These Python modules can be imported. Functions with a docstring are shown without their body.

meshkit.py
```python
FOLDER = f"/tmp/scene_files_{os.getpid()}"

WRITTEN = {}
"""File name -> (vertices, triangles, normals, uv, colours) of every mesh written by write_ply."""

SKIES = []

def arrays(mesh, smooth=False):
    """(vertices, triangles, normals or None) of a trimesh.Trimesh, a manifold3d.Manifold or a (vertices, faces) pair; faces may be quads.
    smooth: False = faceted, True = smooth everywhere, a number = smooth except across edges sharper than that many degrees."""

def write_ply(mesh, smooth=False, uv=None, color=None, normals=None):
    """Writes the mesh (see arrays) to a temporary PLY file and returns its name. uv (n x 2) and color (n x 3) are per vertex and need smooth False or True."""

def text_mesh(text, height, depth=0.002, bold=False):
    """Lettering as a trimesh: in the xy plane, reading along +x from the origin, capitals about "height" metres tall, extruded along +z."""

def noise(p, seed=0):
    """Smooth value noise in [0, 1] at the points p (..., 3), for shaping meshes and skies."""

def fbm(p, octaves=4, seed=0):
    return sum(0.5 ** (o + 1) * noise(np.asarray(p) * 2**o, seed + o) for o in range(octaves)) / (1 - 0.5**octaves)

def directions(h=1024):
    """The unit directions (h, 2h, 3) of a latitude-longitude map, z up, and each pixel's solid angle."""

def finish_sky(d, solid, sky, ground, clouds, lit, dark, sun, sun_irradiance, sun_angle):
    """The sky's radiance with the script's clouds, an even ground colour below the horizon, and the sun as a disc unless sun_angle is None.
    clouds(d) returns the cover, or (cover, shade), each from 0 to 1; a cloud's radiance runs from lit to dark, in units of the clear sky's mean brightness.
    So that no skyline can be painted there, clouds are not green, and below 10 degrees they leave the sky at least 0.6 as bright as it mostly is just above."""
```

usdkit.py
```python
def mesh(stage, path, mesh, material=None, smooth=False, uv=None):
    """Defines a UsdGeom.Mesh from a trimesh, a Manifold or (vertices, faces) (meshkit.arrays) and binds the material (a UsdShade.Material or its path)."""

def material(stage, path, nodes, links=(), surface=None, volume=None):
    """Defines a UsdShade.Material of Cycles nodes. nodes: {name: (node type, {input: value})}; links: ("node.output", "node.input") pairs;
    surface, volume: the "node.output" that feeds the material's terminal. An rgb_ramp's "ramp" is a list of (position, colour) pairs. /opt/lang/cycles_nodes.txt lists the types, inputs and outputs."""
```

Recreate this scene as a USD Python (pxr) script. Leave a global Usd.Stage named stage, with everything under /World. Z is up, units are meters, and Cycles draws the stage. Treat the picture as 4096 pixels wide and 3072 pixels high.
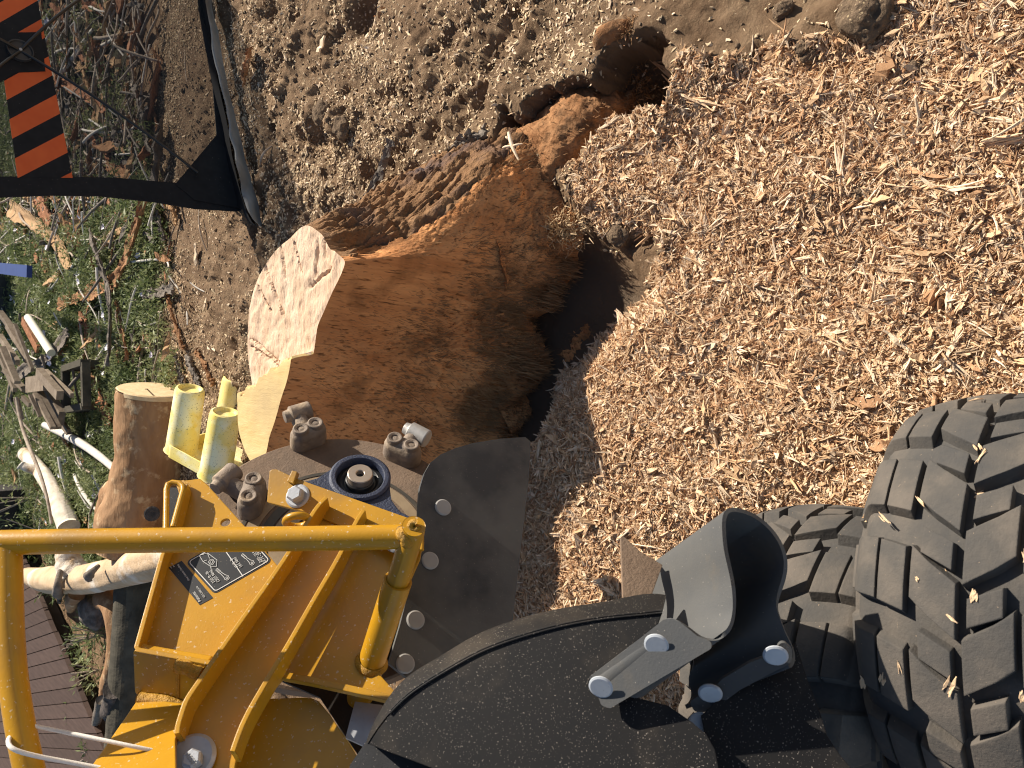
import math, random
import numpy as np, trimesh, shapely
from shapely.geometry import Polygon
from scipy.interpolate import PchipInterpolator
from pxr import Usd, UsdGeom, UsdLux, UsdShade, Gf, Sdf, Vt
import usdkit, meshkit

stage = Usd.Stage.CreateInMemory()
UsdGeom.SetStageUpAxis(stage, 'Z')
UsdGeom.SetStageMetersPerUnit(stage, 1.0)
W = UsdGeom.Xform.Define(stage, '/World')
UsdGeom.Scope.Define(stage, '/World/Looks')

# ---------------------------------------------------------------- camera, sky, sun, exposure
PITCH, CAM_H, F = math.radians(44.0), 1.6, 3076.0        # the photo was taken looking steeply down, phone turned on its side
cd = np.array([0, math.cos(PITCH), -math.sin(PITCH)]); cu = np.array([0, math.sin(PITCH), math.cos(PITCH)]); cr = np.array([1.0, 0, 0])
CAM = np.array([0, 0, CAM_H])
SUN_AZ, SUN_EL = math.radians(51), math.radians(36.5)
SUN = np.array([math.sin(SUN_AZ) * math.cos(SUN_EL), math.cos(SUN_AZ) * math.cos(SUN_EL), math.sin(SUN_EL)])
EXPOSURE, SKY, SUN_I = 0.90, 0.052, 1.25

cam = UsdGeom.Camera.Define(stage, '/World/camera')
xf = Gf.Matrix4d(*[*(-cu), 0, *cr, 0, *(-cd), 0, *CAM, 1])
cam.AddTransformOp().Set(xf)
cam.CreateHorizontalApertureAttr(36.0); cam.CreateVerticalApertureAttr(27.0)
cam.CreateFocalLengthAttr(36.0 * F / 4096)
cam.CreateClippingRangeAttr(Gf.Vec2f(0.02, 500))
cam.CreateFStopAttr(36.0 * F / 4096 / 2.6); cam.CreateFocusDistanceAttr(1.75)
cam.CreateExposureAttr(EXPOSURE)

usdkit.material(stage, '/World/Looks/sky', {
    's': ('sky_texture', {'sky_type': 'single_scattering', 'sun_disc': False, 'sun_elevation': SUN_EL, 'sun_rotation': SUN_AZ}),
    'b': ('background_shader', {'strength': SKY})}, [('s.color', 'b.color')], surface='b.background')
sky = UsdLux.DomeLight.Define(stage, '/World/sky')
UsdShade.MaterialBindingAPI.Apply(sky.GetPrim()).Bind(UsdShade.Material.Get(stage, '/World/Looks/sky'))
sky.GetPrim().SetCustomDataByKey('kind', 'structure')
sun = UsdLux.DistantLight.Define(stage, '/World/sun')
sun.CreateIntensityAttr(SUN_I); sun.CreateAngleAttr(0.5); sun.CreateNormalizeAttr(True) if hasattr(sun, 'CreateNormalizeAttr') else None
sun.CreateColorAttr(Gf.Vec3f(1.0, 0.92, 0.80))
zx = SUN; xx = np.cross([0, 0, 1.0], zx); xx /= np.linalg.norm(xx); yx = np.cross(zx, xx)
UsdGeom.Xformable(sun).AddTransformOp().Set(Gf.Matrix4d(*[*xx, 0, *yx, 0, *zx, 0, 0, 0, 10, 1]))

# ---------------------------------------------------------------- helpers
def ray(x, y):
    return cd + ((x - 2048) / F) * (-cu) + ((1536 - y) / F) * cr
def P(x, y, D):                       # point seen at a photo position, D metres along the lens axis
    return CAM + D * ray(x, y)
def G(x, y, z=0.0):                   # point seen at a photo position on the level z
    v = ray(x, y); return CAM + v * ((z - CAM_H) / v[2])
def proj(p):
    q = np.asarray(p) - CAM; D = q @ cd
    return 2048 - F * (q @ cu) / D, 1536 - F * (q @ cr) / D, D
def unit(v):
    v = np.asarray(v, float); return v / np.linalg.norm(v)

class Plane:
    def __init__(s, o, n): s.o, s.n = np.asarray(o, float), unit(n)
    @classmethod
    def three(c, a, b, d):            # (px, py, depth) three times; the normal looks at the camera
        a, b, d = P(*a), P(*b), P(*d); n = unit(np.cross(b - a, d - a))
        return c(a, n if n @ (CAM - a) > 0 else -n)
    def off(s, t): return Plane(s.o + s.n * t, s.n)
    def __call__(s, x, y):
        v = ray(x, y); return CAM + v * (((s.o - CAM) @ s.n) / (v @ s.n))
    def frame(s):
        e1 = unit(np.cross(s.n, [0.0, 0.0, 1.0]) if abs(s.n[2]) < .95 else np.cross(s.n, [0, 1.0, 0])); return e1, np.cross(s.n, e1)
    def to2(s, p):
        e1, e2 = s.frame(); q = np.asarray(p) - s.o; return np.stack([q @ e1, q @ e2], -1)
    def to3(s, p, t=0.0):
        e1, e2 = s.frame(); p = np.asarray(p); return s.o + p[..., :1] * e1 + p[..., 1:2] * e2 + np.asarray(t)[..., None] * s.n

def cat(ms):
    V, Fs, k = [], [], 0
    for v, f in ms:
        f = np.asarray(f, int)
        if f.shape[1] == 4: f = np.vstack([f[:, [0, 1, 2]], f[:, [0, 2, 3]]])
        V.append(v); Fs.append(f + k); k += len(v)
    return np.vstack(V), np.vstack(Fs)

def extrude(pl, poly, t, front=0.0):
    """slab: shapely polygon (in plane coordinates) from the plane, t metres away from the camera"""
    out = []
    for g in getattr(poly, 'geoms', [poly]):
        m = trimesh.creation.extrude_polygon(g, t, engine='earcut')
        v = np.array(m.vertices); out.append((pl.to3(v[:, :2], v[:, 2] - t + front), np.array(m.faces)))
    return cat(out)

def slab(pl, px, t, holes=(), rnd=0.0, front=0.0):
    p = Polygon(pl.to2([pl(x, y) for x, y in px])).buffer(0)
    if rnd: p = p.buffer(-rnd).buffer(rnd, quad_segs=6)
    for (x, y, r) in holes:
        c = pl.to2(pl(x, y)); p = p.difference(shapely.Point(*c).buffer(r, quad_segs=12))
    return extrude(pl, p, t, front)

def grid_faces(n, m, wrap_n=False, wrap_m=False):
    i = np.arange(n if wrap_n else n - 1); j = np.arange(m if wrap_m else m - 1)
    I, J = np.meshgrid(i, j, indexing='ij'); I2, J2 = (I + 1) % n, (J + 1) % m
    return np.stack([I * m + J, I2 * m + J, I2 * m + J2, I * m + J2], -1).reshape(-1, 4)

def smooth_path(pts, n):
    pts = np.asarray(pts, float); s = np.r_[0, np.cumsum(np.linalg.norm(np.diff(pts, axis=0), axis=1))]
    if len(pts) == 2: return pts[0] + (pts[1] - pts[0]) * np.linspace(0, 1, n)[:, None]
    from scipy.interpolate import CubicSpline
    return CubicSpline(s / s[-1], pts)(np.linspace(0, 1, n))

def frames(path, up=(0, 0, 1.0)):
    t = np.gradient(path, axis=0); t /= np.linalg.norm(t, axis=1, keepdims=True)
    nn = np.zeros_like(path); p = np.asarray(up, float)
    for k in range(len(path)):
        p = p - (p @ t[k]) * t[k]
        if np.linalg.norm(p) < 1e-4: p = np.cross(t[k], [1.0, .3, .2])
        p = unit(p); nn[k] = p
    return t, nn, np.cross(t, nn)

def tube(pts, rad, seg=20, n=None, squash=1.0, rough=0.0, seed=0, up=(0, 0, 1.0), wob=0.0, smooth=True):
    n = n or max(2, len(pts)); path = smooth_path(pts, n) if smooth else np.asarray(pts, float)
    n = len(path); t, a, b = frames(path, up)
    rad = np.interp(np.linspace(0, 1, n), np.linspace(0, 1, len(np.atleast_1d(rad))), np.atleast_1d(rad)) if np.ndim(rad) else np.full(n, rad)
    th = np.arange(seg) / seg * 2 * np.pi
    R = rad[:, None] * np.ones(seg)
    if rough:
        cs = np.stack([np.cos(th), np.sin(th)], -1)
        q = np.concatenate([np.repeat(cs[None], n, 0) * 1.3, np.repeat(np.linspace(0, 1, n)[:, None, None] * 4, seg, 1)], -1)
        R = R * (1 + rough * (meshkit.fbm(q + seed * 7.3, 4, seed) - .5) * 2)
    v = path[:, None] + (np.cos(th)[None, :, None] * a[:, None] * squash + np.sin(th)[None, :, None] * b[:, None]) * R[..., None]
    v = v.reshape(-1, 3); f = grid_faces(n, seg, wrap_m=True)
    k = len(v); v = np.vstack([v, path[:1], path[-1:]])
    j = np.arange(seg); j2 = (j + 1) % seg
    c0 = np.stack([np.full(seg, k), j2, j], -1); c1 = np.stack([np.full(seg, k + 1), (n - 1) * seg + j, (n - 1) * seg + j2], -1)
    f3 = np.vstack([f[:, [0, 1, 2]], f[:, [0, 2, 3]], c0, c1])[:, ::-1]
    return v, f3

def ribbon(top, bot, t, nrm):
    """a sheet between two polylines, t thick along nrm"""
    top, bot = np.asarray(top, float), np.asarray(bot, float); nrm = np.asarray(nrm, float) * t
    n = len(top); st = np.stack([top, bot, bot - nrm, top - nrm], 1).reshape(-1, 3)
    f = grid_faces(n, 4, wrap_m=True)
    e = np.array([[0, 3, 2, 1], [4 * n - 4, 4 * n - 3, 4 * n - 2, 4 * n - 1]])
    return st, np.vstack([f, e])

def box_between(a, b, w, h, up=(0, 0, 1.0)):
    a, b = np.asarray(a, float), np.asarray(b, float); t = unit(b - a); s = unit(np.cross(t, up)); q = np.cross(s, t)
    m = trimesh.creation.box((np.linalg.norm(b - a), w, h))
    v = np.array(m.vertices) @ np.stack([t, s, q]) + (a + b) / 2
    return v, np.array(m.faces)

def disc(c, n, r, t, seg=32, bev=.15):
    n = unit(n); e1 = unit(np.cross(n, [.3, .2, 1.0])); e2 = np.cross(n, e1)
    prof = [(0, t), (r * (1 - bev), t), (r, t - r * bev * .6), (r, 0), (0, 0)]
    th = np.arange(seg) / seg * 2 * np.pi
    v = np.array([c + n * z + rr * (np.cos(a) * e1 + np.sin(a) * e2) for rr, z in prof for a in th])
    return v, grid_faces(len(prof), seg, wrap_m=True)

def lathe(c, n, prof, seg=40, up=(.3, .2, 1.0)):
    n = unit(n); e1 = unit(np.cross(n, up)); e2 = np.cross(n, e1); th = np.arange(seg) / seg * 2 * np.pi
    v = np.array([c + n * z + rr * (np.cos(a) * e1 + np.sin(a) * e2) for rr, z in prof for a in th])
    return v, grid_faces(len(prof), seg, wrap_m=True)

origins, counts = {'/World': np.zeros(3)}, {}
def numbered(path):
    k = counts.get(path, -1) + 1; counts[path] = k
    return path if k == 0 else f'{path}_{k:03d}'
def tag(prim, label=None, cat_=None, group=None, kind=None):
    for k, v in (('label', label), ('category', cat_), ('group', group), ('kind', kind)):
        if v: prim.SetCustomDataByKey(k, v)
    return prim
def thing(name, label, cat_, loc=(0, 0, 0), group=None):
    p = numbered('/World/' + name); x = UsdGeom.Xform.Define(stage, p); x.AddTranslateOp().Set(Gf.Vec3d(*map(float, loc)))
    origins[p] = np.asarray(loc, float); tag(x.GetPrim(), label, cat_, group); return p
def obj(name, mesh, mat, parent='/World', smooth=30, label=None, **kw):
    p = numbered(parent + '/' + name); o = origins.get(parent, np.zeros(3)); origins[p] = o
    v, f = mesh; f = np.asarray(f, int)
    if f.shape[1] == 4: f = np.vstack([f[:, [0, 1, 2]], f[:, [0, 2, 3]]])
    m = usdkit.mesh(stage, p, (np.asarray(v, float) - o, f), mat, smooth=smooth)
    m.CreateDoubleSidedAttr(True)
    tag(m.GetPrim(), label, kw.get('cat_'), kw.get('group'), kw.get('kind'))
    return p
def single(name, mesh, mat, label, cat_, group=None, smooth=40):
    """one thing that is one mesh"""
    p = numbered('/World/' + name); v, f = mesh; o = np.asarray(v).mean(0); o[2] = np.asarray(v)[:, 2].min()
    f = np.asarray(f, int)
    if f.shape[1] == 4: f = np.vstack([f[:, [0, 1, 2]], f[:, [0, 2, 3]]])
    m = usdkit.mesh(stage, p, (np.asarray(v, float) - o, f), mat, smooth=smooth); m.CreateDoubleSidedAttr(True)
    m.AddTranslateOp().Set(Gf.Vec3d(*map(float, o))); tag(m.GetPrim(), label, cat_, group); origins[p] = o
    return p

# ---------------------------------------------------------------- materials
def look(name, c1, c2=None, scale=8.0, rough=.7, bump=0.0, bscale=None, bdist=.01, stretch=None, metal=0.0, spec=.4,
         dust=None, dscale=400., dlevel=.68, dwidth=.03, blotch=None, blscale=5., bllo=.5, blhi=.65, rnd=0.0, coat=0.0, edge=0.0, island=0.0, det=6, rot=None, streak=False):
    N, L = {}, []
    N['geo'] = ('geometry', {}); vec = 'geo.position'
    if stretch is not None:
        N['map'] = ('mapping', {'scale': stretch, **({'rotation': rot} if rot else {})}); L.append((vec, 'map.vector')); vs = 'map.vector'
    else: vs = vec
    N['p'] = ('principled_bsdf', {'roughness': rough, 'metallic': metal, 'specular_ior_level': spec, 'coat_weight': coat, 'coat_roughness': .2})
    N['n'] = ('noise_texture', {'scale': scale, 'detail': det, 'roughness': .62}); L.append((vs, 'n.vector'))
    N['r'] = ('rgb_ramp', {'ramp': [(.32, c1), (.68, c2 or c1)]}); L.append(('n.fac', 'r.fac')); col = 'r.color'
    if blotch is not None:
        N['bn'] = ('noise_texture', {'scale': blscale, 'detail': 5, 'roughness': .6}); L.append((vec, 'bn.vector'))
        N['bm'] = ('map_range', {'from_min': bllo, 'from_max': blhi, 'clamp': True}); L.append(('bn.fac', 'bm.value'))
        N['bx'] = ('mix', {'color2': blotch}); L += [('bm.result', 'bx.fac'), (col, 'bx.color1')]; col = 'bx.color'
    if dust is not None:
        N['dn'] = ('noise_texture', {'scale': dscale, 'detail': 2, 'roughness': .5}); L.append((vs if streak else vec, 'dn.vector'))
        N['dm'] = ('map_range', {'from_min': dlevel, 'from_max': dlevel + dwidth, 'clamp': True}); L.append(('dn.fac', 'dm.value'))
        N['dx'] = ('mix', {'color2': dust}); L += [('dm.result', 'dx.fac'), (col, 'dx.color1')]; col = 'dx.color'
    if rnd or island:
        N['oi'] = ('object_info', {}); src = 'oi.random'
        if island: src = 'geo.random_per_island'
        N['om'] = ('map_range', {'from_min': 0., 'from_max': 1., 'to_min': 1 - (rnd or island), 'to_max': 1 + (rnd or island)}); L.append((src, 'om.value'))
        N['hv'] = ('hsv', {}); L += [('om.result', 'hv.value'), (col, 'hv.color')]; col = 'hv.color'
    L.append((col, 'p.base_color'))
    nrm = None
    if edge:
        N['be'] = ('bevel', {'radius': edge, 'samples': 4}); nrm = 'be.bevel'
    if bump:
        N['b2'] = ('noise_texture', {'scale': bscale or scale, 'detail': 6, 'roughness': .65}); L.append((vs, 'b2.vector'))
        N['bu'] = ('bump', {'strength': bump, 'distance': bdist}); L.append(('b2.fac', 'bu.height'))
        if nrm: L.append((nrm, 'bu.normal'))
        nrm = 'bu.normal'
    if nrm: L.append((nrm, 'p.normal'))
    return usdkit.material(stage, '/World/Looks/' + name, N, L, surface='p.BSDF')

M = {}
M['yellow'] = look('yellow_paint', (.39, .195, .008), (.45, .23, .010), 14, .34, .12, 220, .002, spec=.45, dust=(.50, .36, .20), dscale=170, dlevel=.665, dwidth=.03, blotch=(.27, .15, .035), blscale=5, bllo=.5, blhi=.72, edge=.0025)
M['yellow_weld'] = look('weld_bead', (.39, .195, .012), (.44, .23, .018), 60, .5, .9, 150, .006)
M['tape'] = look('black_pad', (.012, .012, .013), (.02, .02, .022), 30, .8, .3, 300, .002, dust=(.4, .35, .3), dscale=500, dlevel=.72)
M['rubber'] = look('dusty_rubber', (.085, .085, .08), (.14, .13, .115), 9, .6, .25, 260, .003, dust=(.30, .27, .22), dscale=420, dlevel=.72, blotch=(.038, .040, .043), blscale=4.5, bllo=.46, blhi=.66, edge=.001)
M['rubber_edge'] = look('belt_rubber', (.06, .062, .064), (.085, .083, .078), 7, .7, .2, 300, .002, dust=(.34, .30, .25), dscale=380, dlevel=.73, blotch=(.13, .105, .075), blscale=6, bllo=.55, blhi=.75)
M['guard'] = look('black_guard_paint', (.008, .008, .0085), (.014, .0125, .0115), 6, .6, .1, 500, .001, spec=.22, dust=(.30, .26, .22), dscale=520, dlevel=.665, dwidth=.05, blotch=(.05, .04, .03), blscale=6, bllo=.52, blhi=.78, edge=.002)
M['tyre'] = look('tyre_rubber', (.050, .048, .046), (.10, .086, .07), 9, .9, .35, 180, .004, dust=(.30, .22, .15), dscale=300, dlevel=.74, blotch=(.12, .10, .082), blscale=9, bllo=.48, blhi=.72, edge=.003)
M['zinc'] = look('zinc_plate', (.30, .31, .33), (.38, .39, .41), 30, .45, .15, 200, .002, metal=.25, spec=.5, dust=(.25, .22, .2), dscale=300, dlevel=.72, edge=.001)
M['rivet'] = look('rivet_grey', (.30, .29, .275), (.35, .34, .32), 20, .6, .1, 300, .001, metal=.1, dust=(.2, .17, .15), dscale=500, dlevel=.72)
M['rivet_pale'] = look('rivet_pale', (.36, .385, .42), (.43, .455, .48), 40, .6, .1, 300, .001, metal=.05, dust=(.2, .2, .2), dscale=420, dlevel=.71)
M['disc'] = look('dusty_wheel_steel', (.15, .10, .065), (.22, .15, .10), 11, .85, .5, 160, .004, blotch=(.12, .085, .06), blscale=9, bllo=.5, blhi=.7, edge=.002)
M['disc_ring'] = look('polished_wheel_ring', (.36, .27, .17), (.24, .17, .10), 16, .5, .2, 200, .002, metal=.3)
M['disc_dark'] = look('oily_wheel_ring', (.05, .045, .038), (.09, .075, .055), 16, .5, .2, 200, .002, metal=.2)
M['tooth'] = look('worn_tooth_steel', (.15, .115, .088), (.24, .19, .15), 30, .7, .5, 120, .004, metal=.2, blotch=(.33, .25, .17), blscale=18, bllo=.5, blhi=.65, edge=.003)
M['tooth_bit'] = look('tooth_bit_steel', (.32, .31, .30), (.42, .40, .37), 40, .5, .3, 120, .003, metal=.4, edge=.002)
M['navy'] = look('bearing_cast_navy', (.018, .026, .055), (.028, .036, .068), 30, .5, .7, 240, .003, spec=.5, dust=(.3, .25, .2), dscale=300, dlevel=.73, edge=.003)
M['bearing_in'] = look('bearing_dark', (.012, .012, .013), (.03, .028, .026), 20, .35, spec=.5)
M['shaft'] = look('turned_shaft', (.40, .33, .27), (.47, .39, .32), 30, .38, .1, 300, .001, metal=.7)
M['label'] = look('label_black', (.014, .014, .015), None, 5, .45, dust=(.5, .42, .3), dscale=420, dlevel=.73)
M['print'] = look('label_print', (.55, .55, .53), None, 5, .5)
M['cord'] = look('white_cord', (.70, .66, .60), (.78, .74, .68), 200, .85, .6, 900, .001)
M['wood_cut'] = look('wood_fibre', (.44, .18, .066), (.67, .325, .132), 16, .9, .9, 60, .012, stretch=(1, 1, .16), blotch=(.26, .115, .045), blscale=6, bllo=.52, blhi=.68, spec=.15, dust=(.17, .075, .03), dscale=150, dlevel=.57, dwidth=.14, streak=True)
M['torn'] = look('torn_wood', (.23, .105, .045), (.40, .21, .10), 24, .95, 1.0, 60, .012, blotch=(.10, .06, .035), blscale=8, bllo=.5, blhi=.66, spec=.1)
M['wood_top'] = look('sawn_wood', (.54, .375, .155), (.62, .465, .225), 26, .85, .5, 90, .003, stretch=(1.6, .35, 1), blotch=(.46, .335, .17), blscale=4, bllo=.48, blhi=.7, spec=.15)
M['wood_slab'] = look('split_wood', (.58, .395, .26), (.67, .50, .36), 18, .9, .9, 60, .008, stretch=(.5, 1.4, 1), spec=.15)
M['bark'] = look('stump_bark', (.13, .065, .03), (.30, .17, .085), 18, .9, 1.0, 34, .02, stretch=(1, 1, .5), blotch=(.10, .07, .065), blscale=7, bllo=.5, blhi=.68, spec=.15)
M['fibre'] = look('frayed_fibre', (.36, .19, .085), (.48, .28, .14), 20, .9, island=.3, spec=.1)
M['fibre_pale'] = look('frayed_fibre_pale', (.62, .43, .24), (.72, .54, .34), 20, .9, island=.25, spec=.1)
for k, (a, b) in enumerate([((.47, .295, .16), (.58, .385, .225)), ((.56, .38, .225), (.66, .475, .305)), ((.34, .185, .095), (.45, .265, .145)), ((.66, .49, .32), (.74, .59, .43))]):
    M[f'chip{k}'] = look(f'wood_chip_{"abcd"[k]}', a, b, 60, .9, .5, 160, .004, rnd=.22, spec=.12)
M['dust'] = look('sawdust_crumb', (.50, .37, .22), (.64, .50, .33), 40, .95, rnd=.2, spec=.1)
M['clod'] = look('soil_clod', (.125, .087, .057), (.20, .14, .092), 40, .97, 1.0, 110, .01, dust=(.45, .34, .2), dscale=160, dlevel=.66, spec=.1)
M['bark_brown'] = look('bark_brown', (.20, .095, .045), (.38, .205, .10), 26, .9, .9, 60, .008, stretch=(1, .4, 1), spec=.15)
M['bark_red'] = look('bark_red', (.23, .095, .045), (.40, .19, .10), 22, .9, 1, 60, .008, spec=.15)
M['bark_tan'] = look('bark_tan', (.34, .20, .10), (.50, .33, .18), 22, .9, 1, 60, .008, spec=.15)
M['bark_grey'] = look('bark_grey', (.10, .085, .07), (.24, .20, .165), 24, .9, 1, 70, .008, spec=.15)
M['twig'] = look('dry_twig', (.26, .20, .15), (.46, .38, .30), 30, .9, .5, 90, .003, spec=.15)
M['twig_pale'] = look('pale_twig', (.50, .46, .40), (.66, .61, .54), 30, .9, .4, 90, .003, spec=.15)
M['bleached'] = look('bleached_log', (.55, .46, .36), (.74, .67, .57), 16, .85, .8, 60, .006, blotch=(.42, .27, .14), blscale=7, bllo=.55, blhi=.7, spec=.2)
M['log_body'] = look('peeled_log', (.24, .125, .058), (.38, .225, .118), 12, .85, .8, 40, .008, stretch=(.3, 1, 1), blotch=(.55, .39, .23), blscale=14, bllo=.56, blhi=.68, spec=.2)
M['log_face'] = look('sawn_log_face', (.56, .40, .22), (.70, .54, .34), 20, .85, .5, 60, .004, spec=.15)
M['peeled_tan'] = look('peeled_tan_wood', (.42, .29, .17), (.56, .42, .28), 9, .85, .8, 60, .006, blotch=(.66, .58, .48), blscale=3, bllo=.52, blhi=.62, spec=.2)
M['charred'] = look('charred_wood', (.02, .018, .017), (.09, .07, .06), 30, .9, 1, 60, .01)
M['timber'] = look('weathered_offcut', (.15, .112, .08), (.27, .215, .16), 18, .9, .5, 80, .003, stretch=(1, 1, 1), rnd=.25, spec=.15)
M['deck'] = look('deck_board', (.060, .038, .030), (.090, .058, .046), 8, .8, .4, 60, .003, stretch=(6, .6, 1), rnd=.12, spec=.2)
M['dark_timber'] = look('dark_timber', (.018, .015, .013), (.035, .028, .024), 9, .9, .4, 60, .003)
M['sleeper'] = look('old_sleeper', (.045, .04, .03), (.10, .088, .065), 10, .9, .7, 50, .006, stretch=(1, .3, 1), spec=.15)
M['plastic_yellow'] = look('yellow_plastic', (.80, .62, .14), (.86, .74, .30), 8, .5, .1, 200, .001, dust=(.12, .095, .06), dscale=190, dlevel=.655, dwidth=.05, blotch=(.86, .80, .50), blscale=7, bllo=.5, blhi=.62, spec=.45)
M['fabric'] = look('black_fabric', (.010, .010, .011), (.016, .016, .017), 30, .9, .3, 500, .001, dust=(.22, .18, .14), dscale=240, dlevel=.74, spec=.2)
M['grey_fabric'] = look('grey_fabric', (.17, .175, .175), (.24, .24, .23), 14, .85, .3, 400, .001, dust=(.35, .28, .2), dscale=160, dlevel=.70)
M['orange'] = look('orange_fabric', (.52, .085, .018), (.58, .11, .025), 14, .85, .3, 500, .001)
M['rod'] = look('black_rod', (.010, .010, .010), None, 5, .35, spec=.5)
M['hub'] = look('hub_plastic', (.022, .023, .024), (.03, .03, .03), 20, .45, spec=.4)
M['blue'] = look('blue_paint', (.008, .03, .14), (.012, .04, .17), 14, .6, .2, 100, .002)
M['pot'] = look('black_plastic', (.015, .017, .02), (.03, .032, .035), 9, .55, .1, 100, .002)
M['pvc'] = look('cream_pipe', (.66, .62, .50), (.74, .70, .60), 10, .5)
M['leaf'] = usdkit.material(stage, '/World/Looks/leaf', {
    'oi': ('object_info', {}), 'g': ('geometry', {}), 'n': ('noise_texture', {'scale': 3.0, 'detail': 3}),
    'ad': ('math', {'math_type': 'add'}), 'r': ('rgb_ramp', {'ramp': [(.25, (.06, .09, .03)), (.6, (.14, .18, .07)), (1.0, (.30, .32, .15))]}),
    'p': ('principled_bsdf', {'roughness': .6, 'specular_ior_level': .3}), 't': ('translucent_bsdf', {}), 'm': ('mix_closure', {'fac': .3}),
    'sc': ('math', {'math_type': 'multiply', 'value2': .5})},
    [('g.position', 'n.vector'), ('oi.random', 'sc.value1'), ('n.fac', 'ad.value1'), ('sc.value', 'ad.value2'), ('ad.value', 'r.fac'), ('r.color', 'p.base_color'), ('r.color', 't.color'),
     ('p.BSDF', 'm.closure1'), ('t.BSDF', 'm.closure2')], surface='m.closure')
M['petal'] = look('petal', (.72, .66, .74), (.80, .78, .82), 20, .7)
M['mesh'] = usdkit.material(stage, '/World/Looks/screen_mesh', {
    'p': ('diffuse_bsdf', {'color': (.018, .018, .018)}), 't': ('transparent_bsdf', {}), 'm': ('mix_closure', {'fac': .42})},
    [('t.BSDF', 'm.closure1'), ('p.BSDF', 'm.closure2')], surface='m.closure')

# ground: soil, sawdust under the chips and humus under the plants, by a per-vertex zone
usdkit.material(stage, '/World/Looks/ground', {
    'g': ('geometry', {}), 'z': ('attribute', {'attribute': 'zone'}), 's': ('separate_xyz', {}),
    'n1': ('noise_texture', {'scale': 9, 'detail': 8, 'roughness': .65}), 'r1': ('rgb_ramp', {'ramp': [(.3, (.115, .069, .039)), (.5, (.215, .138, .082)), (.7, (.31, .21, .127))]}),
    'n2': ('noise_texture', {'scale': 130, 'detail': 3, 'roughness': .6}), 'm2': ('map_range', {'from_min': .60, 'from_max': .66, 'clamp': True}),
    'n4': ('noise_texture', {'scale': 3.2, 'detail': 4, 'roughness': .6}), 'm4': ('map_range', {'from_min': .40, 'from_max': .62, 'clamp': True}), 'mm': ('math', {'math_type': 'multiply'}),
    'x2': ('mix', {'color2': (.46, .34, .20)}),
    'n3': ('noise_texture', {'scale': 90, 'detail': 6, 'roughness': .7}), 'r3': ('rgb_ramp', {'ramp': [(.3, (.26, .16, .085)), (.6, (.54, .38, .23))]}),
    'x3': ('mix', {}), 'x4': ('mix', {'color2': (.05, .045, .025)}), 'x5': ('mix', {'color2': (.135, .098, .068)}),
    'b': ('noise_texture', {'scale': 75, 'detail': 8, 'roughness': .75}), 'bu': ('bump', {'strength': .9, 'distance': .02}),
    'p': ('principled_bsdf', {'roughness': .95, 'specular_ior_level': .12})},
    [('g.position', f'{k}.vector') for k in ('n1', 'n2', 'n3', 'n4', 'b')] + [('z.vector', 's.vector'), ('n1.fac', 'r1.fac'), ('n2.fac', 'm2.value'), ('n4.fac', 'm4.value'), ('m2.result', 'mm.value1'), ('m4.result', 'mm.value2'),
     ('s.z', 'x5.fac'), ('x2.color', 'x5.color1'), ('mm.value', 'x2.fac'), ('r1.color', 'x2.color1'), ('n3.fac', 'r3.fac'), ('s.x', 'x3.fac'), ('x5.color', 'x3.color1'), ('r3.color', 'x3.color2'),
     ('s.y', 'x4.fac'), ('x3.color', 'x4.color1'), ('x4.color', 'p.base_color'), ('b.fac', 'bu.height'), ('bu.normal', 'p.normal')], surface='p.BSDF')

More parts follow.
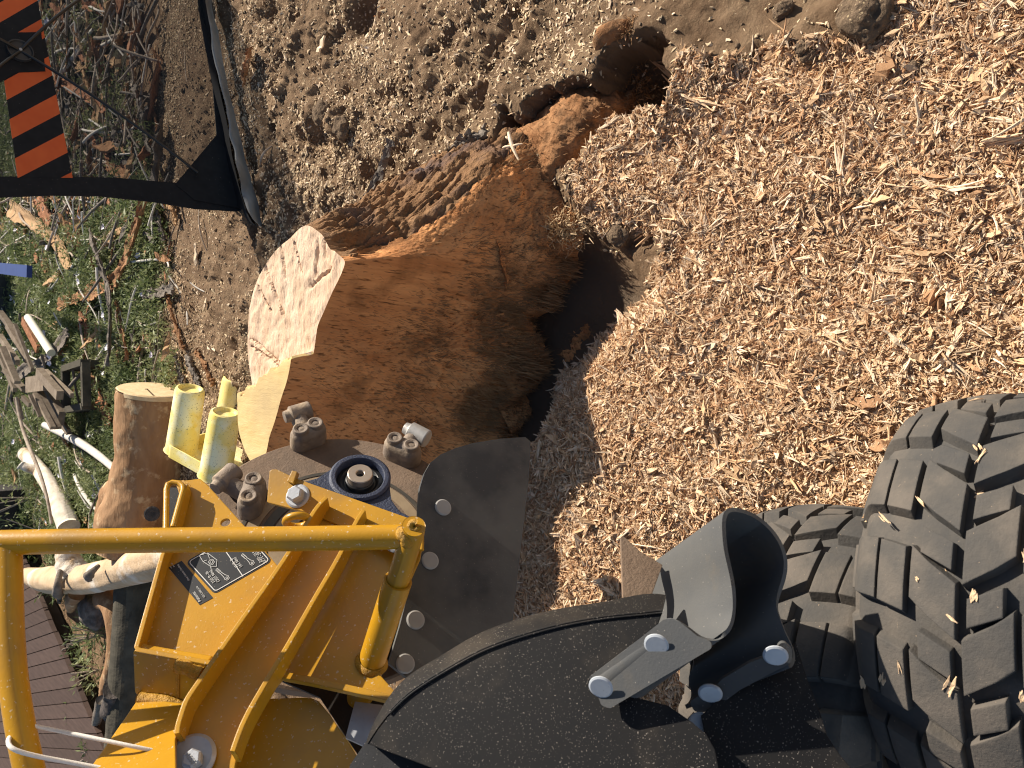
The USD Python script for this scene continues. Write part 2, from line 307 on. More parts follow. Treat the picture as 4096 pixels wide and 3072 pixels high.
# ---------------------------------------------------------------- ground
def gp(px): return Polygon([G(x, y)[:2] for x, y in px]).buffer(0)
CHIPS = Polygon([G(x, y)[:2] for x, y in [(3480, 0), (3530, 130), (3400, 230), (3150, 260), (2950, 330), (2800, 330), (2680, 480), (2500, 440), (2400, 520), (2330, 640), (2335, 790),
    (2400, 880), (2450, 930), (2600, 930), (2720, 900), (2740, 960), (2650, 1050), (2570, 1230), (2430, 1320), (2260, 1490), (2180, 1680), (2110, 1850), (2060, 2400)]]
    + [(-2.2, 1.7), (-2.4, -1.2), (2.4, -1.2), (2.2, .1), (1.2, .45)]).buffer(0)
GRASS = Polygon([G(x, y)[:2] for x, y in [(560, 400), (640, 900), (690, 1250), (680, 1500), (560, 1900), (480, 2200), (430, 2400), (300, 2350), (150, 2200)]] + [(-3.2, 8.2), (-4, 12), (9, 12), (7, 6.5), (3.2, 5.4)]).buffer(0)
PIT = gp([(2300, 960), (2560, 1180), (2440, 1300), (2240, 1500), (2130, 1800), (2080, 2100), (1900, 1800), (2000, 1400), (2150, 1100)])
ROOTZONE = gp([(1950, 700), (2000, 640), (2200, 480), (2400, 360), (2540, 380), (2430, 540), (2350, 660), (2350, 850), (2200, 920)])
HOLLOW = gp([(1960, 690), (2060, 560), (2130, 470), (2230, 390), (2350, 340), (2420, 290), (2530, 200), (2720, 180), (2790, 330), (2700, 480), (2520, 500), (2400, 560), (2330, 660), (2200, 660)])
MULCHFREE = gp([(2480, 960), (2640, 930), (2600, 1060), (2480, 1120)])

def sdist(poly, X, Y):
    pts = shapely.points(X.ravel(), Y.ravel()); shapely.prepare(poly)
    d = shapely.distance(poly.exterior, pts); ins = shapely.contains(poly, pts)
    return np.where(ins, d, -d).reshape(X.shape)
def sstep(a, b, x):
    t = np.clip((x - a) / (b - a), 0, 1); return t * t * (3 - 2 * t)
def nz(X, Y, s, seed, o=4, z=0.0):
    return meshkit.fbm(np.stack([X * s, Y * s, np.full_like(X, 3.7 + z)], -1), o, seed)

HOLES = [(1440, 60, .09, .07), (1280, 560, .075, .045), (1330, 590, .06, .04), (1400, 380, .04, .03), (1090, 60, .05, .04), (2050, 90, .05, .03), (2650, 190, .05, .015), (2560, 330, .07, .04), (1500, 680, .05, .05), (1870, 690, .03, .03)]
LUMPS = [(1270, 460, .06, .035), (1370, 520, .06, .03), (3440, 90, .075, .035), (3200, 150, .06, .025), (2650, 120, .05, .03), (2700, 330, .10, .03), (2080, 330, .08, .03), (1700, 300, .09, .03)]
def height(X, Y):
    near = np.exp(-((Y - 1.4) / 3.5) ** 2)
    h = (nz(X, Y, 1.3, 1) - .5) * .07 * near + (nz(X, Y, 4.5, 2) - .5) * .045 * near
    c = sdist(CHIPS, X, Y); cm = sstep(-.03, .09, c)
    h += cm * (.035 + (nz(X, Y, 7, 5, 3) - .5) * .05)
    soil = 1 - cm
    rough = sstep(.38, .6, nz(X, Y, 2.2, 8, 2)) * .7 + .42
    far = 1 - sstep(3.2, 5.0, Y)
    n1 = nz(X, Y, 24, 11, 4); n2 = nz(X, Y, 11, 12, 4)
    h += soil * far * rough * ((n1 - .5) * .045 + np.maximum(n2 - .50, 0) * .16 - np.maximum(.42 - n2, 0) * .18)
    h += (1 - far) * (nz(X, Y, 6, 13, 3) - .5) * .06
    p = sdist(PIT, X, Y); pm = sstep(-.10, .05, p)
    h = h * (1 - .75 * pm) - (.055 + .03 * (nz(X, Y, 9, 19, 3) - .5)) * pm
    h += .16 * sstep(.10, -.25, X) * np.exp(-((Y - 1.25) / .34) ** 2) * cm * .45
    # the bank behind the stump on its right side
    h += .05 * np.exp(-(((X - .95) / .35) ** 2 + ((Y - 2.1) / .5) ** 2)) * soil
    q = sdist(HOLLOW, X, Y) + (nz(X, Y, 16, 17, 4) - .5) * .16; qm = sstep(-.008, .022, q)
    h = h + .05 * np.exp(-(np.minimum(q, 0) / .16) ** 2) * (1 - qm) * soil - .085 * qm * (.7 + .6 * n2)
    for (x, y, r, dz) in HOLES:
        g = G(x, y); h -= dz * np.exp(-(((X - g[0]) ** 2 + (Y - g[1]) ** 2) / r ** 2) ** 2)
    for (x, y, r, dz) in LUMPS:
        g = G(x, y); h += dz * np.exp(-(((X - g[0]) ** 2 + (Y - g[1]) ** 2) / r ** 2) ** 1.5) * (.6 + .8 * n1)
    return h
def axis(lo, hi, step, grow, far):
    a = [lo]; s = step
    b = list(np.arange(lo, hi, step)); s = step; x = hi
    up = []
    while x < far: up.append(x); s *= grow; x += s
    dn = []; x = lo; s = step
    while x > -far: s *= grow; x -= s; dn.append(x)
    return np.array(dn[::-1] + b + up)
gx = axis(-1.0, 1.5, .0075, 1.022, 60.0); gy = axis(.15, 2.9, .0075, 1.022, 70.0)
GX, GY = np.meshgrid(gx, gy, indexing='ij'); GZ = height(GX, GY)
gf = grid_faces(len(gx), len(gy))
gv = np.stack([GX, GY, GZ], -1).reshape(-1, 3)
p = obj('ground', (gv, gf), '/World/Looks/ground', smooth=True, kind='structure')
cz = sstep(-.02, .05, sdist(CHIPS, GX, GY) + (nz(GX, GY, 14, 21, 3) - .5) * .1)
gz = sstep(-.1, .2, sdist(GRASS, GX, GY) + (nz(GX, GY, 3, 22, 3) - .5) * .8)
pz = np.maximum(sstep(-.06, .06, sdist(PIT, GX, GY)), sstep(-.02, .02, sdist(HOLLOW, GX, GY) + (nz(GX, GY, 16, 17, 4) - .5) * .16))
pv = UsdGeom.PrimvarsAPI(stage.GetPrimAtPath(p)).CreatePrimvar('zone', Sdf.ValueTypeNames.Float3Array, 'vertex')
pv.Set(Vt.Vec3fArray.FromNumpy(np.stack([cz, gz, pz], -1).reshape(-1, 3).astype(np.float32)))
from scipy.interpolate import RegularGridInterpolator
_H = RegularGridInterpolator((gx, gy), GZ, bounds_error=False, fill_value=0.0)
def hz(x, y): return _H(np.stack([np.asarray(x, float), np.asarray(y, float)], -1))
def GG(x, y, lift=0.0):               # the point of the real ground seen at a photo position
    z = 0.0
    for _ in range(5):
        g = G(x, y, z + lift); z = float(hz(g[0], g[1]))
    return G(x, y, z + lift)

def quats(yaw, pitch, roll):
    cy, sy, cp, sp, c2, s2 = np.cos(yaw / 2), np.sin(yaw / 2), np.cos(pitch / 2), np.sin(pitch / 2), np.cos(roll / 2), np.sin(roll / 2)
    return np.stack([c2 * cp * cy + s2 * sp * sy, s2 * cp * cy - c2 * sp * sy, c2 * sp * cy + s2 * cp * sy, c2 * cp * sy - s2 * sp * cy], -1)
def instancer(name, protos, pos, q, sc, idx, label, cat_=None, parent='/World', kind='stuff'):
    p = numbered(parent + '/' + name); pi = UsdGeom.PointInstancer.Define(stage, p); o = origins.get(parent, np.zeros(3))
    rel = pi.CreatePrototypesRel()
    for k, (nm, m, mat, sm) in enumerate(protos):
        pp = numbered(p + '/' + nm); usdkit.mesh(stage, pp, m, mat, smooth=sm).CreateDoubleSidedAttr(True); rel.AddTarget(pp)
    pi.CreatePositionsAttr(Vt.Vec3fArray.FromNumpy((pos - o).astype(np.float32)))
    pi.CreateOrientationsAttr(Vt.QuathArray([Gf.Quath(float(a), float(b), float(c), float(d_)) for a, b, c, d_ in q]))
    sc = np.asarray(sc); sc = np.repeat(sc[:, None], 3, 1) if sc.ndim == 1 else sc
    pi.CreateScalesAttr(Vt.Vec3fArray.FromNumpy(sc.astype(np.float32))); pi.CreateProtoIndicesAttr(Vt.IntArray.FromNumpy(np.asarray(idx, np.int32)))
    tag(pi.GetPrim(), label, cat_, None, kind); return p

rng = np.random.default_rng(7)
def sliver(L, w, t, rg, bend=.2, n=5, ragged=.3):
    """one flat, slightly curled splinter along x, ragged at both ends"""
    s = np.linspace(-.5, .5, n); wv = w * (1 - np.abs(s * 2) ** 3 * .7) * rg.uniform(.75, 1.25, n)
    y0 = bend * L * (s ** 2) + rg.normal(0, w * .12, n); z0 = rg.uniform(-.25, .35) * L * bend * s ** 2 + rg.normal(0, t * .2, n)
    x = s * L; V = []
    for k in range(n):
        tw = rg.normal(0, .3); c, si = math.cos(tw), math.sin(tw)
        for a, b in ((-.5, -.5), (.5, -.5), (.5, .5), (-.5, .5)):
            a2, b2 = a * wv[k], b * t; dx = rg.uniform(-ragged, ragged) * w * (2 if k in (0, n - 1) else .2)
            V.append((x[k] + dx, y0[k] + a2 * c - b2 * si, z0[k] + a2 * si + b2 * c))
    V = np.array(V); f = grid_faces(n, 4, wrap_m=True)
    e = np.array([[0, 1, 2, 3], [4 * n - 1, 4 * n - 2, 4 * n - 3, 4 * n - 4]])
    return V, np.vstack([f, e])
def frayed(L, w, t, rg, k=4):
    ms = []
    for _ in range(k):
        v, f = sliver(L * rg.uniform(.55, 1), w / k * rg.uniform(.8, 1.7), t, rg, rg.uniform(-.12, .12), 4)
        a = rg.normal(0, .14); c, s = math.cos(a), math.sin(a)
        v = v @ np.array([[c, s, 0], [-s, c, 0], [0, 0, 1]]) + [rg.uniform(-.15, .15) * L, rg.uniform(-.5, .5) * w, rg.uniform(-.4, .4) * t]
        ms.append((v, f))
    return cat(ms)
def in_view(p, m=250):
    q = p - CAM; D = q @ cd; x = 2048 - F * (q @ cu) / D; y = 1536 - F * (q @ cr) / D
    return (D > .1) & (x > -m) & (x < 4096 + m) & (y > -m) & (y < 3072 + m)

# chips
cp = []
for k in range(10): cp.append(('chip', sliver(.017 * rng.uniform(.6, 1.5), .0055 * rng.uniform(.6, 1.5), .0018, rng, rng.uniform(-.3, .3)), M[f'chip{k % 4}'], False))
for k in range(8): cp.append(('frayed_chip', frayed(.026 * rng.uniform(.7, 1.4), .009, .0014, rng, 5), M[f'chip{(k * 3) % 4}'], False))
for k in range(5): cp.append(('splinter', sliver(.030 * rng.uniform(.7, 1.5), .0021, .0012, rng, rng.uniform(-.4, .4), 6), M[f'chip{(k + 1) % 4}'], False))
for k in range(3): cp.append(('crumb', sliver(.0075, .005, .003, rng, .1, 3), M[f'chip{k}'], False))
N = 620000
xy = np.stack([rng.uniform(-1.3, 1.4, N), rng.uniform(.0, 1.75, N)], -1)
cdist = sdist(CHIPS, xy[:, 0], xy[:, 1]) + (nz(xy[:, 0], xy[:, 1], 10, 31, 3) - .5) * .16
free = sdist(MULCHFREE, xy[:, 0], xy[:, 1])
pos = np.c_[xy, hz(xy[:, 0], xy[:, 1])]
keep = (cdist > rng.uniform(-.035, .02, N)) & in_view(pos, 200) & ~((free > 0) & (rng.random(N) < .93)) & ~((sdist(ROOTZONE, xy[:, 0], xy[:, 1]) > 0) & (rng.random(N) < .93))
pos = pos[keep]; n = len(pos); print('chips', n)
pos[:, 2] += np.abs(rng.normal(0, .006, n)) - .001
idx = rng.choice(len(cp), n, p=np.r_[np.full(10, .032), np.full(8, .042), np.full(5, .050), np.full(3, .03)] / np.r_[np.full(10, .032), np.full(8, .042), np.full(5, .050), np.full(3, .03)].sum())
instancer('wood_chips', cp, pos, quats(rng.uniform(0, 6.28, n), rng.normal(0, .42, n), rng.normal(0, .6, n)), np.clip(rng.lognormal(-.42, .42, n), .3, 2.3), idx,
          'pale shredded wood chips spread thick over the ground in front of the stump', 'wood chips')

# sawdust and bits thrown over the soil
N = 150000
xy = np.stack([rng.uniform(-1.2, 2.6, N), .55 + 4.0 * rng.random(N) ** .8], -1)
dens = sstep(.40, .62, nz(xy[:, 0], xy[:, 1], 3.2, 41, 4)) * .9 + .16 * sstep(.35, .6, nz(xy[:, 0], xy[:, 1], 14, 42, 2)) + .05
for (x, y, r) in [(1420, 560, .28), (2350, 90, .16), (2130, 180, .16), (2250, 250, .1), (1500, 170, .12), (1300, 760, .16), (1150, 760, .2), (1000, 150, .2), (1480, 620, .12)]:
    g = G(x, y); dens += np.exp(-(((xy[:, 0] - g[0]) ** 2 + (xy[:, 1] - g[1]) ** 2) / r ** 2)) * (.9)
pos = np.c_[xy, hz(xy[:, 0], xy[:, 1])]
keep = (sdist(CHIPS, xy[:, 0], xy[:, 1]) < .02) & (sdist(PIT, xy[:, 0], xy[:, 1]) < -.02) & in_view(pos) & (rng.random(N) < dens * .62) & (xy[:, 1] < 4.6)
pos = pos[keep]; n = len(pos); print('sawdust', n)
pos[:, 2] += np.abs(rng.normal(0, .002, n))
dp = [('crumb', sliver(.008, .004, .002, rng, .1, 3), M['dust'], False), ('flake', sliver(.013, .0042, .0012, rng, .2, 4), M['chip3'], False), ('splinter', sliver(.022, .003, .0015, rng, .2, 4), M['chip1'], False), ('crumb', sliver(.006, .006, .003, rng, .1, 3), M['dust'], False)]
instancer('sawdust', dp, pos, quats(rng.uniform(0, 6.28, n), rng.normal(0, .3, n), rng.normal(0, .4, n)), np.clip(rng.lognormal(-.15, .4, n), .3, 2.4), rng.choice(4, n, p=[.42, .16, .05, .37]),
          'fine pale sawdust and flakes scattered over the brown soil', 'sawdust')
# small crumbs of soil
def lump(r, rg, sub=2, amp=.5, sq=.75):
    m = trimesh.creation.icosphere(subdivisions=sub, radius=1.0); v = np.array(m.vertices)
    v = v * (1 + amp * (meshkit.fbm(v * 1.4 + rg.uniform(0, 50, 3), 4, int(rg.integers(99))) - .5) * 2)[:, None]
    v[:, 2] *= sq; return v * r, np.array(m.faces)
N = 6000
xy = np.stack([rng.uniform(-1.0, 2.6, N), .55 + 4.0 * rng.random(N)], -1)
pos = np.c_[xy, hz(xy[:, 0], xy[:, 1])]
dd = sstep(.42, .6, nz(xy[:, 0], xy[:, 1], 2.2, 8, 2)) * .9 + .12
keep = (sdist(CHIPS, xy[:, 0], xy[:, 1]) < 0) & in_view(pos) & (rng.random(N) < dd) & (sdist(PIT, xy[:, 0], xy[:, 1]) < -.03)
pos = pos[keep]; n = len(pos)
instancer('soil_crumbs', [('crumb', lump(.0048, rng, 2), M['clod'], True) for _ in range(4)], pos, quats(rng.uniform(0, 6.28, n), rng.uniform(0, 6, n), rng.uniform(0, 6, n)), np.clip(rng.lognormal(-.1, .5, n), .3, 3.0), rng.integers(0, 4, n),
          'loose dark crumbs of soil over the dug ground', 'soil')
# ---------------------------------------------------------------- the stump
SC = np.array([.10, 1.93])
def lev(z, px=(), xy=()):
    pts = [tuple(G(x, y, z)[:2]) for x, y in px] + list(xy); return z, np.array(pts)
LEV = [
    lev(.65, xy=[(.38, 1.74), (.39, 1.83), (.37, 1.96), (.33, 2.04), (.27, 2.11), (.19, 2.14), (.11, 2.14), (.03, 2.11), (-.05, 2.10), (-.13, 2.09), (-.21, 2.02), (-.235, 1.97), (-.13, 1.90), (-.02, 1.83), (.06, 1.79), (.14, 1.77), (.21, 1.71), (.29, 1.64)]),
    lev(.52, px=[(1340, 872), (1420, 1010)], xy=[(.31, 1.61), (.22, 1.68), (.14, 1.74), (.06, 1.76), (-.02, 1.80), (-.13, 1.86), (-.24, 1.92), (-.25, 2.03), (-.14, 2.12), (.0, 2.15), (.12, 2.17), (.25, 2.14), (.36, 2.03), (.40, 1.92)]),
    lev(.36, px=[(1470, 800), (1690, 905)], xy=[(.34, 1.58), (.24, 1.65), (.14, 1.70), (.06, 1.71), (-.02, 1.76), (-.13, 1.80), (-.26, 1.85), (-.28, 2.03), (-.15, 2.15), (.0, 2.19), (.14, 2.22), (.30, 2.19), (.43, 2.08), (.48, 1.97)]),
    lev(.20, px=[(1600, 735), (1965, 690)], xy=[(.42, 1.52), (.34, 1.55), (.25, 1.62), (.16, 1.645), (.07, 1.645), (-.02, 1.70), (-.13, 1.74), (-.28, 1.78), (-.33, 2.03), (-.18, 2.2), (.0, 2.25), (.18, 2.29), (.38, 2.25), (.52, 2.13)]),
    lev(.06, px=[(1740, 690), (2090, 560)], xy=[(.52, 1.46), (.42, 1.44), (.32, 1.49), (.24, 1.58), (.17, 1.59), (.10, 1.59), (.03, 1.60), (-.06, 1.67), (-.15, 1.70), (-.30, 1.72), (-.40, 2.03), (-.2, 2.28), (.0, 2.33), (.22, 2.38), (.46, 2.33), (.62, 2.20)]),
    lev(-.10, px=[(1800, 640), (2130, 500)], xy=[(.53, 1.39), (.46, 1.40), (.36, 1.43), (.29, 1.47), (.23, 1.52), (.185, 1.64), (.14, 1.60), (.07, 1.555), (.02, 1.575), (-.04, 1.66), (-.13, 1.68), (-.30, 1.68), (-.48, 2.03), (-.25, 2.34), (.0, 2.4), (.26, 2.46), (.52, 2.40), (.72, 2.25)]),
    lev(-.22, px=[(1800, 640), (2130, 500)], xy=[(.56, 1.36), (.48, 1.37), (.38, 1.40), (.30, 1.44), (.24, 1.50), (.185, 1.63), (.14, 1.58), (.07, 1.53), (.02, 1.55), (-.04, 1.64), (-.13, 1.66), (-.30, 1.66), (-.5, 2.03), (-.25, 2.36), (.0, 2.42), (.26, 2.48), (.54, 2.42), (.74, 2.25)])]
NT, NZ = 760, 300
TH = np.linspace(0, 2 * np.pi, NT, endpoint=False) - np.pi
def radial(pts):
    q = pts - SC; a = np.arctan2(q[:, 1], q[:, 0]); r_ = np.hypot(q[:, 0], q[:, 1]); o = np.argsort(a); a, r_ = a[o], r_[o]
    k = np.r_[True, np.diff(a) > 1e-3]; a, r_ = a[k], r_[k]
    return PchipInterpolator(np.r_[a[-3:] - 2 * np.pi, a, a[:3] + 2 * np.pi], np.r_[r_[-3:], r_, r_[:3]])(TH)
LR = np.array([radial(p_) for _, p_ in LEV])[::-1]; LZ = np.array([z for z, _ in LEV])[::-1]
RZ = PchipInterpolator(LZ, LR, axis=0)
slab_t = np.arctan2(1.90 - SC[1], -.13 - SC[0]) % (2 * np.pi)                     # the split slab stands lower on the left front
def slabness(X, Y):                    # 1 on the lower split slab, 0 on the sawn top
    a, b = np.array([-.02, 2.08]), np.array([.075, 1.785])
    s = (X - a[0]) * (b - a)[1] - (Y - a[1]) * (b - a)[0]; s = s / np.linalg.norm(b - a)
    s = s + (nz(X, Y, 30, 51, 3) - .5) * .05
    return sstep(-.006, .006, -s) if True else s
zt = .65 - .055 * slabness(SC[0] + (LR[-1] - .01) * np.cos(TH), SC[1] + (LR[-1] - .01) * np.sin(TH))
tt = np.linspace(0, 1, NZ); ZZ = -.22 + (zt[None] + .22) * tt[:, None]
RR = np.empty_like(ZZ)
for j in range(NT): RR[:, j] = np.interp(ZZ[:, j], np.linspace(-.22, .65, 400), RZ(np.linspace(-.22, .65, 400))[:, j]) if j == 0 else 0
_zz = np.linspace(-.22, .65, 400); _rr = RZ(_zz)
for j in range(NT): RR[:, j] = np.interp(ZZ[:, j], _zz, _rr[:, j])
TT = np.repeat(TH[None], NZ, 0)
sx, sy = SC[0] + RR * np.cos(TT), SC[1] + RR * np.sin(TT)
low = 1 - sstep(.0, .42, ZZ)
wx = (meshkit.fbm(np.stack([sx * 4, sy * 4, ZZ * 3], -1), 3, 61) - .5)
f_edge = meshkit.fbm(np.stack([sx * 25, sy * 25, ZZ * 25], -1), 3, 60)
# angle of the bark's front edge at each height, and of its end at the back left
edge_px = [(.65, (1285, 1050)), (.52, (1440, 1010)), (.36, (1640, 930)), (.27, (1760, 880)), (.18, (1900, 740)), (.08, (2000, 640)), (-.05, (2080, 560))]
ea = []
for z, (x, y) in edge_px:
    g = G(x, y, z)[:2] - SC; ea.append((z, math.atan2(g[1], g[0])))
ea = np.array(ea)[::-1]; EA = np.interp(ZZ, ea[:, 0], ea[:, 1])
bpx, bpy, _ = proj(np.stack([sx, sy, ZZ], -1).reshape(-1, 3)); bpx, bpy = bpx.reshape(TT.shape), bpy.reshape(TT.shape)
bedge = np.interp(bpx, [1200, 1285, 1500, 1640, 1760, 1830, 1900, 2000, 2100, 2200], [1060, 1050, 985, 930, 880, 820, 740, 640, 560, 480])
barkm = (TT > -1.45) & (TT < math.pi * .97) & ((bpy + (f_edge - .5) * 60 < bedge) | (TT > .35))
# cut fibres: fine vertical combing, folds and overhanging lips towards the roots
q1 = np.stack([sx * 60 + wx * 9, sy * 60 + wx * 9, ZZ * 7], -1); q2 = np.stack([sx * 16, sy * 16, ZZ * 9 + wx * 6], -1); q3 = np.stack([sx * 150, sy * 150, ZZ * 22 + wx * 10], -1)
f1, f2, f3 = meshkit.fbm(q1, 4, 62), meshkit.fbm(q2, 4, 63), meshkit.fbm(q3, 3, 64)
fold = np.abs(meshkit.fbm(np.stack([sx * 7, sy * 7, ZZ * 5 + wx * 2], -1), 3, 65) - .5) * 2
cutd = (f1 - .5) * (.010 + .020 * low) + (f3 - .5) * (.006 + .016 * low) + (f2 - .5) * .034 * low - np.maximum(.14 - fold, 0) * .09 * low
ridge = 1 - np.abs(meshkit.fbm(np.stack([TT * 9 + wx * 3, ZZ * 9, ZZ * 0], -1), 4, 66) - .5) * 2
barkd = (ridge - .75) * .045 + (meshkit.fbm(np.stack([sx * 70, sy * 70, ZZ * 30], -1), 4, 67) - .5) * .034 - np.maximum(.1 - np.abs(meshkit.fbm(np.stack([TT * 16, ZZ * 6, ZZ * 0], -1), 3, 68) - .5), 0) * .16 + .008
top_fade = 1 - .97 * sstep(.93, 1.0, tt)[:, None]
DR = np.where(barkm, barkd, cutd) * top_fade
# scooped grooves (overlapping root folds) seen on the ground-away face
def groove(path, w, dep, lip):
    global DR
    pp = np.array([G(x, y, z) for x, y, z in path]); pp = smooth_path(pp, 60)
    S = np.stack([sx, sy, ZZ], -1); best = np.full(S.shape[:2], 9.0); side = np.zeros(S.shape[:2])
    for k in range(len(pp)):
        dd_ = S - pp[k]; dist = np.linalg.norm(dd_, axis=-1); m_ = dist < best; best[m_] = dist[m_]; side[m_] = dd_[..., 2][m_]
    DR = DR - dep * np.exp(-(best / w) ** 2) + lip * np.exp(-(best / (w * 2.2)) ** 2) * (side > 0)
groove([(1880, 1240, .24), (1990, 1235, .15), (2100, 1330, .05), (2190, 1420, -.05)], .018, .075, .045)
groove([(1960, 1010, .23), (2060, 1080, .15), (2140, 1200, .05), (2150, 1290, -.04)], .015, .06, .04)
groove([(1780, 1560, .25), (1950, 1600, .12), (2100, 1610, .0)], .02, .065, .025)
groove([(1350, 1330, .52), (1600, 1360, .38), (1800, 1330, .27)], .012, .008, .0)
RR = RR + DR
sx, sy = SC[0] + RR * np.cos(TT), SC[1] + RR * np.sin(TT)
SV = np.stack([sx, sy, ZZ], -1)
stump = thing('tree_stump', 'big ground-away tree stump with pale sawn top and frayed brown front', 'stump', (SC[0], SC[1], 0))
ff = grid_faces(NZ, NT, wrap_m=True)[:, ::-1]; bm = barkm.reshape(-1)[ff].sum(1) >= 2
def part_of(sel):
    f = ff[sel]; u_, inv = np.unique(f, return_inverse=True); return SV.reshape(-1, 3)[u_], inv.reshape(f.shape)
body = obj('body', part_of(~bm), M['wood_cut'], stump, smooth=True)
obj('bark', part_of(bm), M['bark'], stump, smooth=True, label='dark ridged bark on the right flank')
# sawn top and the lower split slab
rim = SV[-1]; pr = Polygon(rim[:, :2]).buffer(0)
ax = np.arange(-.3, .5, .006); PX, PY = np.meshgrid(ax, ax + 1.9, indexing='ij'); inn = shapely.contains_xy(pr.buffer(-.006), PX.ravel(), PY.ravel())
pts = np.c_[PX.ravel()[inn], PY.ravel()[inn]] + rng.normal(0, .0008, (inn.sum(), 2))
allp = np.vstack([rim[:, :2], pts]); tri = __import__('scipy.spatial', fromlist=['Delaunay']).Delaunay(allp).simplices
cen = allp[tri].mean(1); tri = tri[shapely.contains_xy(pr.buffer(.0005), cen[:, 0], cen[:, 1])]
sl = slabness(allp[:, 0], allp[:, 1])
tz = .65 - .055 * sl + (nz(allp[:, 0], allp[:, 1], 40, 71, 3) - .5) * (.002 + .014 * sl) + (nz(allp[:, 0] * .5, allp[:, 1] * 3, 12, 72, 3) - .5) * .002
for (a, b, w) in [((1035, 880), (1065, 1100), .004), ((985, 1060), (1060, 1260), .0045), ((930, 1350), (1040, 1450), .004), ((1190, 950), (1180, 1100), .004), ((1215, 950), (1222, 1020), .005), ((955, 1130), (1010, 1240), .003), ((1100, 960), (1130, 1080), .0035), ((1250, 1060), (1160, 1140), .003), ((930, 1380), (1035, 1460), .003)]:
    a, b = G(*a, .65)[:2], G(*b, .65)[:2]; ab = b - a; tq = np.clip(((allp - a) @ ab) / (ab @ ab), 0, 1)
    dd_ = np.linalg.norm(allp - a - tq[:, None] * ab + (nz(allp[:, 0], allp[:, 1], 60, 73, 2)[:, None] - .5) * .006, axis=1); tz -= .012 * np.exp(-(dd_ / w) ** 2)
tz[:NT] = rim[:, 2]
tv = np.c_[allp, tz]
selS = sl[tri].mean(1) > .5
nrm_up = np.cross(tv[tri[:, 1]] - tv[tri[:, 0]], tv[tri[:, 2]] - tv[tri[:, 0]])[:, 2] < 0; tri[nrm_up] = tri[nrm_up][:, ::-1]
def sub(v, f):
    u_, inv = np.unique(f, return_inverse=True); return v[u_], inv.reshape(f.shape)
obj('sawn_top', sub(tv, tri[~selS]), M['wood_top'], stump, smooth=35)
obj('split_slab', sub(tv, tri[selS]), M['wood_slab'], stump, smooth=35, label='lower pale split slab on the left of the sawn top')
# the roots
def unit_rows(v): return v / np.maximum(np.linalg.norm(v, axis=-1, keepdims=True), 1e-9)
def root(name, path, rads, mat, seed, squash=.8, parent=None, lab=None, rough=.22):
    v, f = tube(path, rads, 110, 200, squash, rough, seed); m_ = trimesh.Trimesh(v, f, process=False); nn0 = np.array(m_.vertex_normals)
    v = v + nn0 * ((meshkit.fbm(v * [26, 16, 40] + seed, 4, seed) - .5) * min(.035, .22 * max(rads)) + (meshkit.fbm(v * [150, 60, 150], 3, seed + 1) - .5) * .012)[:, None]
    p_ = obj(name, (v, f), mat, parent or stump, smooth=True, label=lab)
    rg_ = np.random.default_rng(seed); i = rg_.choice(len(v), 2600); a = v[i]; d0 = unit_rows(nn0[i] * .6 + rg_.normal(0, .4, (len(i), 3)) + [0, -.5, -.4]); L = rg_.uniform(.006, .024, (len(i), 1)); s_ = unit_rows(np.cross(d0, [.3, .2, 1.0])) * .0008
    vv = np.stack([a - s_, a + s_, a + d0 * L + s_ * .4, a + d0 * L - s_ * .4], 1).reshape(-1, 3)
    obj('fibres', (vv, (np.arange(len(i))[:, None] * 4 + np.arange(4))), M['fibre'], p_, smooth=False, kind='stuff'); return p_
root('root', [G(1800, 830, .12), G(2060, 740, -.02), G(2230, 610, -.045), G(2380, 470, -.085), G(2560, 360, -.16)], [.19, .18, .155, .13, .07], M['torn'], 3, .75, lab='cut root running off to the right')
root('root', [G(1950, 1000, .12), G(2180, 930, .02), G(2260, 905, -.01), G(2340, 880, -.05)], [.14, .10, .085, .05], M['wood_cut'], 5, .9)
root('root', [G(2440, 1290, -.11), G(2330, 1400, -.12), G(2260, 1560, -.14)], [.05, .07, .05], M['wood_cut'], 6, .9, lab='root left standing in the pit')
root('root', [G(2560, 1090, -.10), G(2470, 1150, -.12), G(2400, 1280, -.16)], [.03, .06, .04], M['wood_cut'], 7, .8)
root('root', [G(1990, 1640, -.02), G(2110, 1610, -.11), G(2150, 1660, -.17)], [.09, .06, .04], M['wood_cut'], 8, .8)
# frayed fibres hanging from the ground-away wood
def fibres(n, cond, lo, hi, wid, seed, lift=.35, bias=(0, 0, -1.0)):
    rg = np.random.default_rng(seed); i = rg.integers(5, NZ - 5, n * 6); j = rg.integers(0, NT, n * 6)
    pz = ZZ[i, j]; w = cond(SV[i, j]); ok = (rg.random(len(i)) < w) & ~barkm[i, j]; i, j = i[ok][:n], j[ok][:n]
    a = SV[i, j]; t1 = unit_rows(SV[i - 3, j] - SV[i + 3, j]); nr = unit_rows(np.cross(SV[i, (j + 2) % NT] - SV[i, j - 2], SV[i + 2, j] - SV[i - 2, j]))
    L = rg.uniform(lo, hi, len(i))[:, None]; dr = unit_rows(t1 + nr * (lift + rg.normal(0, .25, (len(i), 1))) + rg.normal(0, .28, (len(i), 3)))
    s = unit_rows(np.cross(dr, nr)) * (wid * rg.uniform(.5, 1.4, (len(i), 1)))
    m = a + dr * L * .55 + nr * L * .08; e = a + dr * L + np.array([0, 0, -.18]) * L + rg.normal(0, .1, (len(i), 3)) * L; th = nr * wid * .7
    v = np.stack([a - s - nr * .002, a + s - nr * .002, m - s * .9, m + s * .9, e, m + th], 1).reshape(-1, 3)
    f = np.array([[0, 1, 3], [0, 3, 2], [2, 3, 4], [0, 5, 1], [2, 4, 5], [3, 5, 4]]); f = (np.arange(len(i))[:, None, None] * 6 + f).reshape(-1, 3)
    return v, f
